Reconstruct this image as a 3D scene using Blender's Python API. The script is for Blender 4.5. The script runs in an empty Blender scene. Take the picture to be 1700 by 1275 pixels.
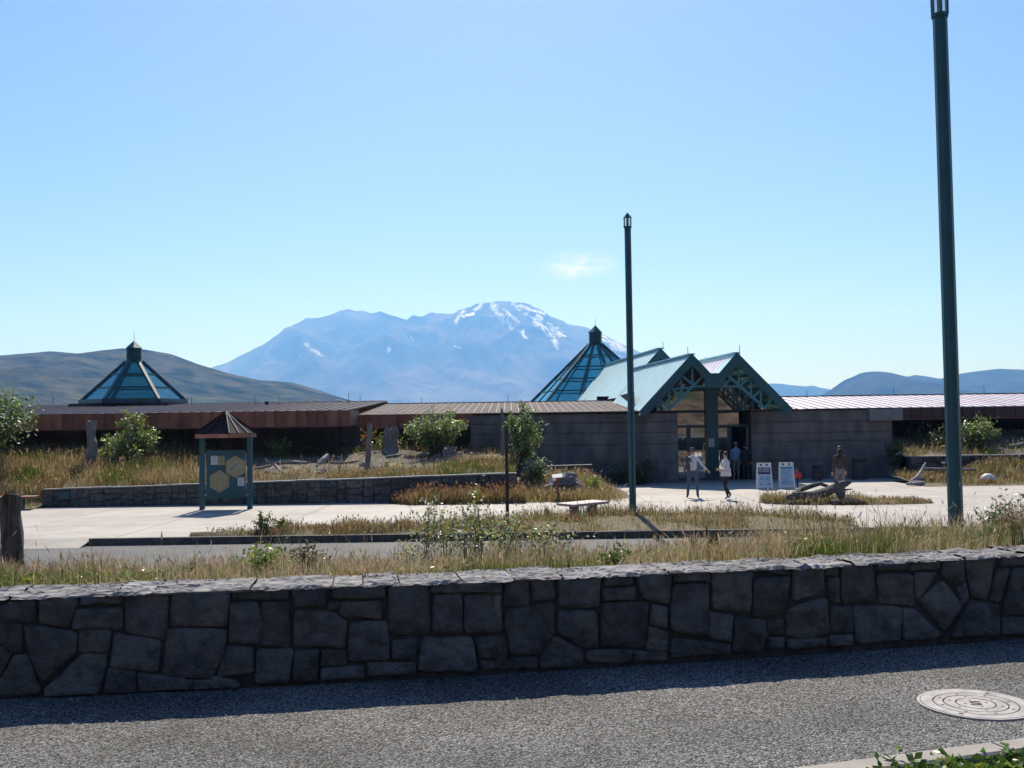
import bpy, math, random
import numpy as np
from mathutils import Vector, Matrix, noise

random.seed(7)
RNG = np.random.default_rng(7)
scene = bpy.context.scene
COL = scene.collection

# ------------------------------------------------------------------ camera
FPX = 1668.0
EYE = Vector((0.0, 0.0, 1.6))
PITCH = math.atan((705 - 637.5) / FPX)
ROLL = math.radians(0.8)
_f = Vector((0, math.cos(PITCH), math.sin(PITCH)))
_r0 = Vector((1, 0, 0)); _u0 = Vector((0, -math.sin(PITCH), math.cos(PITCH)))
_R = _r0 * math.cos(ROLL) - _u0 * math.sin(ROLL)
_U = _u0 * math.cos(ROLL) + _r0 * math.sin(ROLL)
cam_data = bpy.data.cameras.new('camera')
cam = bpy.data.objects.new('camera', cam_data)
COL.objects.link(cam)
cam_data.sensor_width = 36.0
cam_data.lens = FPX / 1700 * 36.0
cam_data.clip_start = 0.05
cam_data.clip_end = 60000
M = Matrix((_R, _U, -_f)).transposed().to_4x4()
M.translation = EYE
cam.matrix_world = M
scene.camera = cam

# ------------------------------------------------------------------ light
SUN_EL = math.radians(46.5)
SUN_AZ = math.radians(-1.0)
world = bpy.data.worlds.new('World')
scene.world = world
world.use_nodes = True
wn = world.node_tree.nodes; wl = world.node_tree.links
wn.clear()
w_out = wn.new('ShaderNodeOutputWorld')
w_bg = wn.new('ShaderNodeBackground')
w_bg.inputs['Strength'].default_value = 0.094
w_sky = wn.new('ShaderNodeTexSky')
w_sky.sky_type = 'NISHITA'
w_sky.sun_disc = False
w_sky.sun_elevation = SUN_EL
w_sky.sun_rotation = SUN_AZ
w_sky.altitude = 300
w_sky.air_density = 1.0
w_sky.dust_density = 0.75
w_sky.ozone_density = 9.0
# a thin wisp of cloud, fixed to a direction of the sky
w_tc = wn.new('ShaderNodeTexCoord')
def _cloud():
    c = (_f + _R * ((960 - 850) / FPX) + _U * ((637.5 - 441) / FPX)).normalized()
    sub = wn.new('ShaderNodeVectorMath'); sub.operation = 'SUBTRACT'
    wl.new(w_tc.outputs['Generated'], sub.inputs[0]); sub.inputs[1].default_value = c
    sc = wn.new('ShaderNodeVectorMath'); sc.operation = 'MULTIPLY'
    wl.new(sub.outputs[0], sc.inputs[0]); sc.inputs[1].default_value = (27, 20, 68)
    nz = wn.new('ShaderNodeTexNoise'); nz.inputs['Scale'].default_value = 1.6
    nz.inputs['Detail'].default_value = 6; nz.inputs['Distortion'].default_value = 0.5
    wl.new(sc.outputs[0], nz.inputs['Vector'])
    ln = wn.new('ShaderNodeVectorMath'); ln.operation = 'LENGTH'
    wl.new(sc.outputs[0], ln.inputs[0])
    m1 = wn.new('ShaderNodeMath'); m1.operation = 'SUBTRACT'
    m1.inputs[0].default_value = 1.15; wl.new(ln.outputs['Value'], m1.inputs[1]); m1.use_clamp = True
    m2 = wn.new('ShaderNodeMath'); m2.operation = 'MULTIPLY'
    ramp = wn.new('ShaderNodeMapRange')
    ramp.inputs[1].default_value = 0.33; ramp.inputs[2].default_value = 0.75
    wl.new(nz.outputs['Fac'], ramp.inputs[0])
    wl.new(m1.outputs[0], m2.inputs[0]); wl.new(ramp.outputs[0], m2.inputs[1])
    m3 = wn.new('ShaderNodeMath'); m3.operation = 'MULTIPLY'; m3.inputs[1].default_value = 1.15
    m3.use_clamp = True
    wl.new(m2.outputs[0], m3.inputs[0])
    mix = wn.new('ShaderNodeMix'); mix.data_type = 'RGBA'
    wl.new(m3.outputs[0], mix.inputs['Factor'])
    wl.new(w_sky.outputs[0], mix.inputs['A'])
    mix.inputs['B'].default_value = (8.4, 8.2, 8.4, 1)
    return mix.outputs['Result']
wl.new(_cloud(), w_bg.inputs['Color'])
wl.new(w_bg.outputs[0], w_out.inputs['Surface'])

sun_d = bpy.data.lights.new('sun', 'SUN')
sun_d.energy = 5.0
sun_d.angle = math.radians(0.53)
sun_d.color = (1.0, 0.955, 0.9)
sun = bpy.data.objects.new('sun', sun_d)
COL.objects.link(sun)
_sv = Vector((math.sin(SUN_AZ) * math.cos(SUN_EL), math.cos(SUN_AZ) * math.cos(SUN_EL), math.sin(SUN_EL)))
sun.rotation_euler = _sv.to_track_quat('Z', 'Y').to_euler()

scene.view_settings.view_transform = 'Standard'
scene.view_settings.look = 'None'
scene.view_settings.gamma = 1.0
scene.view_settings.exposure = 0.35
scene.view_settings.use_curve_mapping = False
scene.render.engine = 'CYCLES'
scene.cycles.use_denoising = True
scene.cycles.max_bounces = 8
scene.cycles.transparent_max_bounces = 16
scene.cycles.volume_bounces = 1
scene.cycles.caustics_reflective = False
scene.cycles.caustics_refractive = False
scene.cycles.sample_clamp_indirect = 6

# ------------------------------------------------------------------ helpers
def ray(px, py):
    return _f + _R * ((px - 850) / FPX) + _U * ((637.5 - py) / FPX)
def at(px, py, Y):
    d = ray(px, py); return EYE + d * (Y / d.y)
def onz(px, py, z):
    d = ray(px, py); return EYE + d * ((z - EYE.z) / d.z)
def hz(px):
    return 705 - (px - 850) * math.tan(ROLL)

def gloc(o):
    v = Vector((0, 0, 0))
    while o is not None:
        v += o.location; o = o.parent
    return v
def tag(o, label=None, cat=None, group=None, kind=None):
    if label: o['label'] = label
    if cat: o['category'] = cat
    if group: o['group'] = group
    if kind: o['kind'] = kind
    return o
def empty(name, loc, label, cat, group=None):
    o = bpy.data.objects.new(name, None); COL.objects.link(o)
    o.location = loc; o.empty_display_size = 0.2
    return tag(o, label, cat, group)
def link(name, me, mat=None, parent=None, loc=(0, 0, 0)):
    o = bpy.data.objects.new(name, me); COL.objects.link(o)
    if parent is not None: o.parent = parent
    o.location = loc
    if mat is not None and len(me.materials) == 0: me.materials.append(mat)
    return o
def pyobj(name, verts, faces, mat, parent=None, smooth=False, origin=None):
    """mesh from world-space verts; stored relative to the parent (or to its own origin)"""
    base = gloc(parent) if parent is not None else Vector((0, 0, 0))
    org = Vector(origin) if origin is not None else base
    me = bpy.data.meshes.new(name)
    me.from_pydata([tuple(Vector(v) - org) for v in verts], [], faces)
    me.materials.append(mat)
    if smooth: me.polygons.foreach_set('use_smooth', [True] * len(me.polygons))
    me.update()
    return link(name, me, None, parent, org - base)
def tri_mesh(name, V, T, mat, colors=None, parent=None, smooth=False):
    """fast triangle mesh from numpy arrays"""
    V = np.asarray(V, dtype=np.float32); T = np.asarray(T, dtype=np.int32)
    if parent is not None:
        V = V - np.array(gloc(parent), dtype=np.float32)
    me = bpy.data.meshes.new(name)
    me.vertices.add(len(V)); me.vertices.foreach_set('co', V.ravel())
    me.loops.add(T.size); me.loops.foreach_set('vertex_index', T.ravel())
    me.polygons.add(len(T)); me.polygons.foreach_set('loop_start', np.arange(0, T.size, 3, dtype=np.int32))
    if smooth: me.polygons.foreach_set('use_smooth', np.ones(len(T), dtype=bool))
    me.update(calc_edges=True)
    if colors is not None:
        a = me.color_attributes.new('col', 'FLOAT_COLOR', 'POINT')
        c = np.ones((len(V), 4), dtype=np.float32); c[:, :3] = colors
        a.data.foreach_set('color', c.ravel())
    me.materials.append(mat)
    return link(name, me, None, parent)

class MB:
    def __init__(s): s.v = []; s.f = []
    def add(s, vs, fs):
        b = len(s.v); s.v += [Vector(v) for v in vs]; s.f += [tuple(i + b for i in f) for f in fs]; return s
    def box(s, c, size, rz=0.0):
        c = Vector(c); hx, hy, h = size[0] / 2, size[1] / 2, size[2] / 2
        ca, sa = math.cos(rz), math.sin(rz)
        vs = []
        for z in (-h, h):
            for x, y in ((-hx, -hy), (hx, -hy), (hx, hy), (-hx, hy)):
                vs.append(c + Vector((x * ca - y * sa, x * sa + y * ca, z)))
        return s.add(vs, [(3, 2, 1, 0), (4, 5, 6, 7), (0, 1, 5, 4), (1, 2, 6, 5), (2, 3, 7, 6), (3, 0, 4, 7)])
    def bar(s, p, q, w, h, up=(0, 0, 1)):
        p = Vector(p); q = Vector(q); d = (q - p).normalized(); up = Vector(up)
        if abs(d.dot(up)) > 0.99: up = Vector((0, 1, 0))
        a = d.cross(up).normalized(); b = a.cross(d).normalized()
        vs = [e + a * (sx * w / 2) + b * (sz * h / 2) for e in (p, q) for sx, sz in ((-1, -1), (1, -1), (1, 1), (-1, 1))]
        return s.add(vs, [(0, 1, 2, 3), (7, 6, 5, 4), (0, 4, 5, 1), (1, 5, 6, 2), (2, 6, 7, 3), (3, 7, 4, 0)])
    def tube(s, pts, radii, n=8, rot=0.0, cap=True, jit=0.0):
        pts = [Vector(p) for p in pts]
        if isinstance(radii, (int, float)): radii = [radii] * len(pts)
        rings = []
        prev = None
        for i, p in enumerate(pts):
            d = (pts[min(i + 1, len(pts) - 1)] - pts[max(i - 1, 0)]).normalized()
            ref = Vector((0, 1, 0)) if abs(d.y) < 0.9 else Vector((1, 0, 0))
            if prev is not None: a = (prev - d * prev.dot(d)).normalized()
            else: a = d.cross(ref).cross(d).normalized()
            prev = a
            b = d.cross(a)
            ring = []
            for k in range(n):
                t = rot + 2 * math.pi * k / n
                r = radii[i] * (1 + (random.uniform(-jit, jit) if jit else 0))
                ring.append(p + (a * math.cos(t) + b * math.sin(t)) * r)
            rings.append(ring)
        vs = [v for r in rings for v in r]; fs = []
        for i in range(len(pts) - 1):
            for k in range(n):
                k2 = (k + 1) % n
                fs.append((i * n + k, i * n + k2, (i + 1) * n + k2, (i + 1) * n + k))
        if cap:
            fs.append(tuple(range(n - 1, -1, -1))); m = (len(pts) - 1) * n
            fs.append(tuple(range(m, m + n)))
        return s.add(vs, fs)
    def prism(s, poly, off):
        """poly: list of 3-D points, extruded by vector off"""
        n = len(poly); off = Vector(off)
        vs = [Vector(p) for p in poly] + [Vector(p) + off for p in poly]
        fs = [tuple(range(n)), tuple(range(2 * n - 1, n - 1, -1))]
        fs += [(i, i + n, (i + 1) % n + n, (i + 1) % n) for i in range(n)]
        return s.add(vs, fs)
    def quad(s, a, b, c, d): return s.add([a, b, c, d], [(0, 1, 2, 3)])
    def blob(s, c, r, seg=10, rings=7, amp=0.15, fr=2.0, seed=0.0):
        c = Vector(c); vs = []; fs = []
        if isinstance(r, (int, float)): r = (r, r, r)
        for i in range(rings + 1):
            th = math.pi * i / rings
            for k in range(seg):
                ph = 2 * math.pi * k / seg
                d = Vector((math.sin(th) * math.cos(ph), math.sin(th) * math.sin(ph), math.cos(th)))
                m = 1 + amp * noise.noise(d * fr + Vector((seed, seed * 1.7, 0)))
                vs.append(c + Vector((d.x * r[0], d.y * r[1], d.z * r[2])) * m)
        for i in range(rings):
            for k in range(seg):
                k2 = (k + 1) % seg
                fs.append((i * seg + k, (i + 1) * seg + k, (i + 1) * seg + k2, i * seg + k2))
        return s.add(vs, fs)
    def build(s, name, mat, parent=None, smooth=False, origin=None):
        return pyobj(name, s.v, s.f, mat, parent, smooth, origin)

# ------------------------------------------------------------------ materials
MATS = {}
def mat(name, c1, c2=None, scale=3.0, rough=0.7, metal=0.0, bump=0.0, bscale=None, bdist=0.01,
        detail=5, objrand=0.0, spec=0.5, stretch=None, ramp=(0.35, 0.65), c3=None, s3=0.6, tcol=None):
    m = bpy.data.materials.new(name); m.use_nodes = True
    nt = m.node_tree; N = nt.nodes; L = nt.links
    b = N['Principled BSDF']
    b.inputs['Roughness'].default_value = rough
    b.inputs['Metallic'].default_value = metal
    b.inputs['Specular IOR Level'].default_value = spec
    geo = N.new('ShaderNodeNewGeometry'); vec = geo.outputs['Position']
    if stretch:
        vm = N.new('ShaderNodeVectorMath'); vm.operation = 'MULTIPLY'
        L.new(vec, vm.inputs[0]); vm.inputs[1].default_value = stretch; vec = vm.outputs[0]
    def nz(sc, det=detail):
        t = N.new('ShaderNodeTexNoise'); t.inputs['Scale'].default_value = sc
        t.inputs['Detail'].default_value = det; L.new(vec, t.inputs['Vector']); return t.outputs['Fac']
    def mixc(fac, a, bb):
        x = N.new('ShaderNodeMix'); x.data_type = 'RGBA'
        L.new(fac, x.inputs['Factor'])
        for k, v in (('A', a), ('B', bb)):
            if isinstance(v, tuple): x.inputs[k].default_value = (*v[:3], 1)
            else: L.new(v, x.inputs[k])
        return x.outputs['Result']
    def rmp(f, lo, hi):
        r = N.new('ShaderNodeMapRange'); r.inputs[1].default_value = lo; r.inputs[2].default_value = hi
        L.new(f, r.inputs[0]); return r.outputs[0]
    col = None
    if c2 is not None:
        col = mixc(rmp(nz(scale), *ramp), c1, c2)
    if c3 is not None:
        col = mixc(rmp(nz(s3, 4), 0.5, 0.68), col if col is not None else c1, c3)
    if objrand:
        oi = N.new('ShaderNodeObjectInfo')
        hs = N.new('ShaderNodeHueSaturation')
        hs.inputs['Value'].default_value = 1
        r = N.new('ShaderNodeMapRange'); r.inputs[3].default_value = 1 - objrand; r.inputs[4].default_value = 1 + objrand
        L.new(oi.outputs['Random'], r.inputs[0]); L.new(r.outputs[0], hs.inputs['Value'])
        if col is None: hs.inputs['Color'].default_value = (*c1, 1)
        else: L.new(col, hs.inputs['Color'])
        col = hs.outputs['Color']
    if col is None: b.inputs['Base Color'].default_value = (*c1, 1)
    else: L.new(col, b.inputs['Base Color'])
    if bump:
        bp = N.new('ShaderNodeBump'); bp.inputs['Strength'].default_value = bump
        bp.inputs['Distance'].default_value = bdist
        L.new(nz(bscale or scale * 3, 6), bp.inputs['Height']); L.new(bp.outputs[0], b.inputs['Normal'])
    MATS[name] = m
    return m

def leaf_mat(name, trans=0.45, rough=0.5, spec=0.3):
    m = bpy.data.materials.new(name); m.use_nodes = True
    N = m.node_tree.nodes; L = m.node_tree.links
    b = N['Principled BSDF']; out = N['Material Output']
    a = N.new('ShaderNodeAttribute'); a.attribute_name = 'col'
    L.new(a.outputs['Color'], b.inputs['Base Color'])
    b.inputs['Roughness'].default_value = rough; b.inputs['Specular IOR Level'].default_value = spec
    t = N.new('ShaderNodeBsdfTranslucent'); L.new(a.outputs['Color'], t.inputs['Color'])
    x = N.new('ShaderNodeMixShader'); x.inputs[0].default_value = trans
    L.new(b.outputs[0], x.inputs[1]); L.new(t.outputs[0], x.inputs[2]); L.new(x.outputs[0], out.inputs['Surface'])
    return m

def asphalt_mat(name, lo, hi, sc=130, wear=(0.85, 1.15)):
    m = bpy.data.materials.new(name); m.use_nodes = True
    N = m.node_tree.nodes; L = m.node_tree.links; b = N['Principled BSDF']
    b.inputs['Roughness'].default_value = 0.75; b.inputs['Specular IOR Level'].default_value = 0.2
    geo = N.new('ShaderNodeNewGeometry')
    v = N.new('ShaderNodeTexVoronoi'); v.inputs['Scale'].default_value = sc; L.new(geo.outputs['Position'], v.inputs['Vector'])
    n2 = N.new('ShaderNodeTexNoise'); n2.inputs['Scale'].default_value = sc * 0.45; n2.inputs['Detail'].default_value = 4
    L.new(geo.outputs['Position'], n2.inputs['Vector'])
    big = N.new('ShaderNodeTexNoise'); big.inputs['Scale'].default_value = 0.9; big.inputs['Detail'].default_value = 5
    L.new(geo.outputs['Position'], big.inputs['Vector'])
    sep = N.new('ShaderNodeSeparateColor'); L.new(v.outputs['Color'], sep.inputs[0])
    pw = N.new('ShaderNodeMath'); pw.operation = 'POWER'; pw.inputs[1].default_value = 2.0; L.new(sep.outputs[0], pw.inputs[0])
    mx = N.new('ShaderNodeMix'); mx.data_type = 'RGBA'; L.new(pw.outputs[0], mx.inputs['Factor'])
    mx.inputs['A'].default_value = (*lo, 1); mx.inputs['B'].default_value = (*hi, 1)
    r = N.new('ShaderNodeMapRange'); r.inputs[1].default_value = 0.35; r.inputs[2].default_value = 0.65
    r.inputs[3].default_value = wear[0]; r.inputs[4].default_value = wear[1]; L.new(big.outputs['Fac'], r.inputs[0])
    hs = N.new('ShaderNodeHueSaturation'); L.new(mx.outputs['Result'], hs.inputs['Color']); L.new(r.outputs[0], hs.inputs['Value'])
    L.new(hs.outputs['Color'], b.inputs['Base Color'])
    ad = N.new('ShaderNodeMath'); ad.operation = 'SUBTRACT'; L.new(n2.outputs['Fac'], ad.inputs[0]); L.new(v.outputs['Distance'], ad.inputs[1])
    bp = N.new('ShaderNodeBump'); bp.inputs['Strength'].default_value = 0.9; bp.inputs['Distance'].default_value = 0.008
    L.new(ad.outputs[0], bp.inputs['Height']); L.new(bp.outputs[0], b.inputs['Normal'])
    return m

def glass_mat(name, tint, trans, gloss=(1, 1, 1), rough=0.02, refl=0.25):
    m = bpy.data.materials.new(name); m.use_nodes = True
    N = m.node_tree.nodes; L = m.node_tree.links; out = N['Material Output']
    N.remove(N['Principled BSDF'])
    t = N.new('ShaderNodeBsdfTransparent'); t.inputs['Color'].default_value = (*tint, 1)
    d = N.new('ShaderNodeBsdfDiffuse'); d.inputs['Color'].default_value = (tint[0] * .5, tint[1] * .5, tint[2] * .5, 1)
    g = N.new('ShaderNodeBsdfGlossy'); g.inputs['Color'].default_value = (*gloss, 1); g.inputs['Roughness'].default_value = rough
    lw = N.new('ShaderNodeLayerWeight'); lw.inputs['Blend'].default_value = 0.5
    fr = N.new('ShaderNodeMath'); fr.operation = 'POWER'; fr.inputs[1].default_value = 5.0; L.new(lw.outputs['Facing'], fr.inputs[0])
    ad = N.new('ShaderNodeMath'); ad.operation = 'ADD'; ad.use_clamp = True; ad.inputs[1].default_value = refl
    L.new(fr.outputs[0], ad.inputs[0])
    m1 = N.new('ShaderNodeMixShader'); m1.inputs[0].default_value = 1 - trans
    L.new(t.outputs[0], m1.inputs[1]); L.new(d.outputs[0], m1.inputs[2])
    m2 = N.new('ShaderNodeMixShader'); L.new(ad.outputs[0], m2.inputs[0])
    L.new(m1.outputs[0], m2.inputs[1]); L.new(g.outputs[0], m2.inputs[2])
    L.new(m2.outputs[0], out.inputs['Surface'])
    return m

m_near_road = asphalt_mat('road asphalt coarse', (0.014, 0.0135, 0.013), (0.38, 0.378, 0.382), 125, (0.70, 1.22))
m_mid_road = asphalt_mat('road asphalt worn', (0.075, 0.075, 0.08), (0.21, 0.21, 0.215), 60)
m_stone = mat('wall stone', (0.058, 0.058, 0.058), (0.125, 0.125, 0.125), 9, 0.88, bump=1.0, bscale=20, bdist=0.05, objrand=0.32, c3=(0.135, 0.13, 0.115), s3=4.5)
m_cap = mat('wall top in sunlit tone', (0.12, 0.115, 0.12), (0.31, 0.30, 0.31), 18, 0.9, bump=1.0, bscale=26, bdist=0.025, objrand=0.12, stretch=(0.4, 1, 1))  # paler than the wall stone: brightness of the sunlit top put into colour
m_mortar = mat('mortar', (0.03, 0.03, 0.03), (0.065, 0.062, 0.058), 12, 0.95, bump=0.6, bscale=60)
m_conc = mat('plaza concrete', (0.325, 0.30, 0.28), (0.395, 0.365, 0.345), 1.3, 0.75, bump=0.15, bscale=60, bdist=0.004, objrand=0.07, c3=(0.295, 0.27, 0.25), s3=0.35)
m_kerb = mat('kerb concrete', (0.26, 0.235, 0.215), (0.35, 0.32, 0.295), 5, 0.8, bump=0.4, bscale=80, bdist=0.006, objrand=0.06)
m_joint = mat('joint filler', (0.20, 0.18, 0.165), (0.27, 0.25, 0.23), 6, 0.9)
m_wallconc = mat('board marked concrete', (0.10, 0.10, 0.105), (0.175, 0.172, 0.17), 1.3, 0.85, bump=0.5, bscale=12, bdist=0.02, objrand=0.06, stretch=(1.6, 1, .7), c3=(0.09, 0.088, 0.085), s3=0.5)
m_soil = mat('soil', (0.07, 0.06, 0.052), (0.17, 0.145, 0.125), 3.5, 0.95, bump=0.9, bscale=14, bdist=0.05, c3=(0.22, 0.18, 0.09), s3=0.7)
m_bed = mat('planting bed soil', (0.09, 0.075, 0.045), (0.19, 0.155, 0.085), 5, 0.95, bump=0.9, bscale=20, bdist=0.04)
m_teal = mat('teal painted steel', (0.011, 0.075, 0.10), (0.016, 0.095, 0.125), 4, 0.42, bump=0.05, bscale=30)
m_teal2 = mat('teal painted timber', (0.045, 0.19, 0.25), (0.06, 0.225, 0.29), 4, 0.5)
m_tealroof = mat('pale teal metal roofing', (0.56, 0.76, 0.76), (0.64, 0.82, 0.82), 1.5, 0.34, bump=0.05, bscale=8, objrand=0.03)
m_tealcap = mat('blue ridge flashing', (0.30, 0.55, 0.70), None, rough=0.4)
m_brownroof = mat('weathered copper roofing', (0.075, 0.056, 0.06), (0.12, 0.096, 0.098), 1.2, 0.8, metal=0.0, spec=0.12, objrand=0.12, stretch=(1, .3, 1))
m_rib = mat('roof seam metal', (0.45, 0.40, 0.42), None, rough=0.4)
m_rib2 = mat('dull seam metal', (0.26, 0.22, 0.235), None, rough=0.6, spec=0.2)
m_glareroof = mat('metal roofing with glare', (0.74, 0.60, 0.66), (0.86, 0.74, 0.78), 1.0, 0.36, objrand=0.08)  # pale because sun glare on the roofing is put into its colour
m_fascia = mat('rust red metal fascia', (0.22, 0.085, 0.055), (0.36, 0.145, 0.09), 3.5, 0.6, objrand=0.32, stretch=(1, 1, .3))
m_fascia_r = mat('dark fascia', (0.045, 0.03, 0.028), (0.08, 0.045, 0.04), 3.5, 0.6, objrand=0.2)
m_trim = mat('rust trim', (0.17, 0.06, 0.05), None, rough=0.6)
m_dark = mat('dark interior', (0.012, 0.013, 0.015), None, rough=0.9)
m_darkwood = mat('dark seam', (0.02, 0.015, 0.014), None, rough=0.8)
m_tealglass = glass_mat('teal skylight glass', (0.56, 0.81, 0.86), 0.93, (0.45, 0.8, 0.9), 0.08, 0.04)
m_door_glass = glass_mat('entrance glass', (0.35, 0.38, 0.38), 0.35, (0.95, 0.97, 1.0), 0.01, 0.36)
m_wood_grey = mat('weathered grey wood', (0.12, 0.11, 0.108), (0.30, 0.28, 0.27), 9, 0.85, bump=0.9, bscale=30, bdist=0.02, stretch=(3, 3, 0.35))
m_wood_dark = mat('dark weathered wood', (0.045, 0.038, 0.035), (0.15, 0.125, 0.115), 14, 0.9, bump=1.0, bscale=40, bdist=0.02, stretch=(3, 3, 0.3))
m_log = mat('driftwood', (0.06, 0.052, 0.054), (0.14, 0.125, 0.125), 8, 0.85, bump=0.9, bscale=24, bdist=0.02)
m_bleach = mat('bleached wood', (0.20, 0.19, 0.20), (0.48, 0.46, 0.47), 14, 0.8, bump=1.0, bscale=22, bdist=0.03)
m_rock = mat('layered rock', (0.10, 0.095, 0.10), (0.34, 0.325, 0.335), 10, 0.85, bump=1.0, bscale=18, bdist=0.04, stretch=(.6, .6, 3))
m_stem = mat('plant stem', (0.09, 0.065, 0.045), (0.15, 0.11, 0.07), 20, 0.85)
m_rust = mat('rusted steel', (0.055, 0.035, 0.03), (0.10, 0.06, 0.045), 10, 0.75)
m_leaf = leaf_mat('leaf', 0.4, 0.38, 0.55)
m_grass = leaf_mat('grass blade', 0.42, 0.6, 0.25)
m_white = mat('white plastic', (0.75, 0.77, 0.78), None, rough=0.5)
m_cream = mat('cream panel', (0.30, 0.28, 0.16), (0.36, 0.33, 0.20), 6, 0.6)
m_purple = mat('purple print', (0.07, 0.055, 0.16), None, rough=0.6)
m_bluep = mat('pale blue print', (0.36, 0.52, 0.66), (0.42, 0.58, 0.7), 14, 0.6)
m_bluep2 = mat('blue print', (0.06, 0.25, 0.42), None, rough=0.6)
m_plaq = mat('blue plaque', (0.015, 0.07, 0.11), None, rough=0.5)
m_paper = mat('paper', (0.55, 0.60, 0.66), (0.62, 0.66, 0.70), 25, 0.7)
m_ink = mat('ink', (0.05, 0.07, 0.12), None, rough=0.7)
m_iron = mat('manhole iron', (0.27, 0.25, 0.25), (0.43, 0.40, 0.40), 11, 0.55, bump=0.25, bscale=120, bdist=0.003)  # grazing sheen on the iron is put into this pale colour
m_groove = mat('manhole groove', (0.06, 0.05, 0.055), (0.12, 0.10, 0.10), 30, 0.85)
# ================================================================== THE GROUND
def sstep(a, b, x):
    t = min(1, max(0, (x - a) / (b - a))); return t * t * (3 - 2 * t)
def fbm(x, y, s, o=4):
    v = 0; a = 1
    for _ in range(o):
        v += a * noise.noise(Vector((x * s, y * s, 3.1))); s *= 2.1; a *= 0.5
    return v
def wy(X): return 6.54 + 0.1796 * X + 0.0111 * X * X
def wall_pt(X, z, off=0.0):
    dx = 0.1796 + 0.0222 * X
    n = Vector((dx, -1, 0)).normalized()
    return Vector((X, wy(X), z)) + n * off
def wall_px(px, py):
    d = ray(px, py); Y = 6.5
    for _ in range(30):
        X = d.x / d.y * Y; Y = wy(X)
    p = EYE + d * (Y / d.y); return (p.x, p.z)

PLAZA = -1.06; ROADZ = -1.21
def grid_mesh(name, x0, x1, y0, y1, st, fn, m, hole=None, kind='structure', smooth=True):
    nx = int(round((x1 - x0) / st)) + 1; ny = int(round((y1 - y0) / st)) + 1
    vs = []; idx = {}
    fs = []
    for j in range(ny):
        for i in range(nx):
            x = x0 + (x1 - x0) * i / (nx - 1); y = y0 + (y1 - y0) * j / (ny - 1)
            vs.append((x, y, fn(x, y)))
    for j in range(ny - 1):
        for i in range(nx - 1):
            a = j * nx + i; fs.append((a, a + 1, a + 1 + nx, a + nx))
    o = pyobj(name, vs, fs, m, smooth=smooth)
    return tag(o, kind=kind)

# far ground: one sheet (lies below everything else)
m_far = mat('valley ground', (0.07, 0.085, 0.035), (0.16, 0.14, 0.08), 0.02, 0.95, c3=(0.05, 0.07, 0.03), s3=0.004)
o = pyobj('ground', [(-8800, -500, -1.4), (8800, -500, -1.4), (8800, 15200, -1.4), (-8800, 15200, -1.4)], [(0, 1, 2, 3)], m_far)
tag(o, kind='structure')

# near road (the camera stands beside it)
def near_road(x, y): return 0.0
xs = [-9 + 0.5 * i for i in range(39)]
v = []; f = []
for X in xs:
    p = wall_pt(X, 0, -0.02); v += [(X, -12, -0.002), (p.x, p.y, -0.002)]
for i in range(len(xs) - 1): f.append((2 * i, 2 * i + 2, 2 * i + 3, 2 * i + 1))
tag(pyobj('near_road', v, f, m_near_road), kind='structure')
tag(pyobj('road_bed', [(-60, -60, -0.03), (60, -60, -0.03), (60, -12, -0.03), (-60, -12, -0.03)], [(0, 1, 2, 3)], m_near_road), kind='structure')
# sloping strip between the near wall and the middle road
def strip_h(x, y):
    yb = wy(x) + 0.30
    t = y - yb
    h = 0.57 - 0.05 * t if t < 1.4 else 0.50 - (t - 1.4) * 0.195
    h += 0.035 * fbm(x, y, 1.2)
    yr = 17.0
    if y > yr - 0.01: return ROADZ - 0.02
    lo = ROADZ + (yr - y) * 0.02
    return max(h, lo)
def strip_grid():
    vs = []; fs = []; nx = 76; ny = 44
    for j in range(ny + 1):
        for i in range(nx + 1):
            x = -9.5 + 22 * i / nx
            yb = wy(x) + 0.30 if x < 9.5 else wy(9.5) + 0.3
            y = yb + (17.0 - yb) * (j / ny)
            vs.append((x, y, strip_h(x, y)))
    for j in range(ny):
        for i in range(nx):
            a = j * (nx + 1) + i; fs.append((a, a + 1, a + nx + 2, a + nx + 1))
    tag(pyobj('grass_bank', vs, fs, m_bed, smooth=True), kind='structure')
strip_grid()
# middle road
tag(pyobj('middle_road', [(-45, 16.8, ROADZ), (45, 16.8, ROADZ), (45, 25.6, ROADZ), (-45, 25.6, ROADZ)], [(0, 1, 2, 3)], m_mid_road), kind='structure')

# plaza: bedding sheet plus slabs with joints
KY = 24.75
plaza = pyobj('plaza', [(-44, KY + .2, PLAZA - 0.02), (44, KY + .2, PLAZA - 0.02), (44, 50, PLAZA - 0.02), (-44, 50, PLAZA - 0.02)], [(0, 1, 2, 3)], m_joint)
tag(plaza, kind='structure')
slab_me = None
SX, SY = 3.6, 3.05
for j in range(7):
    for i in range(-7, 8):
        x0 = i * SX + 0.9; y0 = KY + 0.22 + j * SY
        if slab_me is None:
            q = MB(); g = 0.02
            q.box((SX / 2, SY / 2, -0.03), (SX - g, SY - g, 0.06))
            slab = q.build('slab', m_conc, plaza); slab_me = slab.data
            slab.location = Vector((x0, y0, PLAZA)) ; first = slab
        else:
            c = first.copy(); COL.objects.link(c); c.parent = plaza; c.location = (x0, y0, PLAZA)
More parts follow.
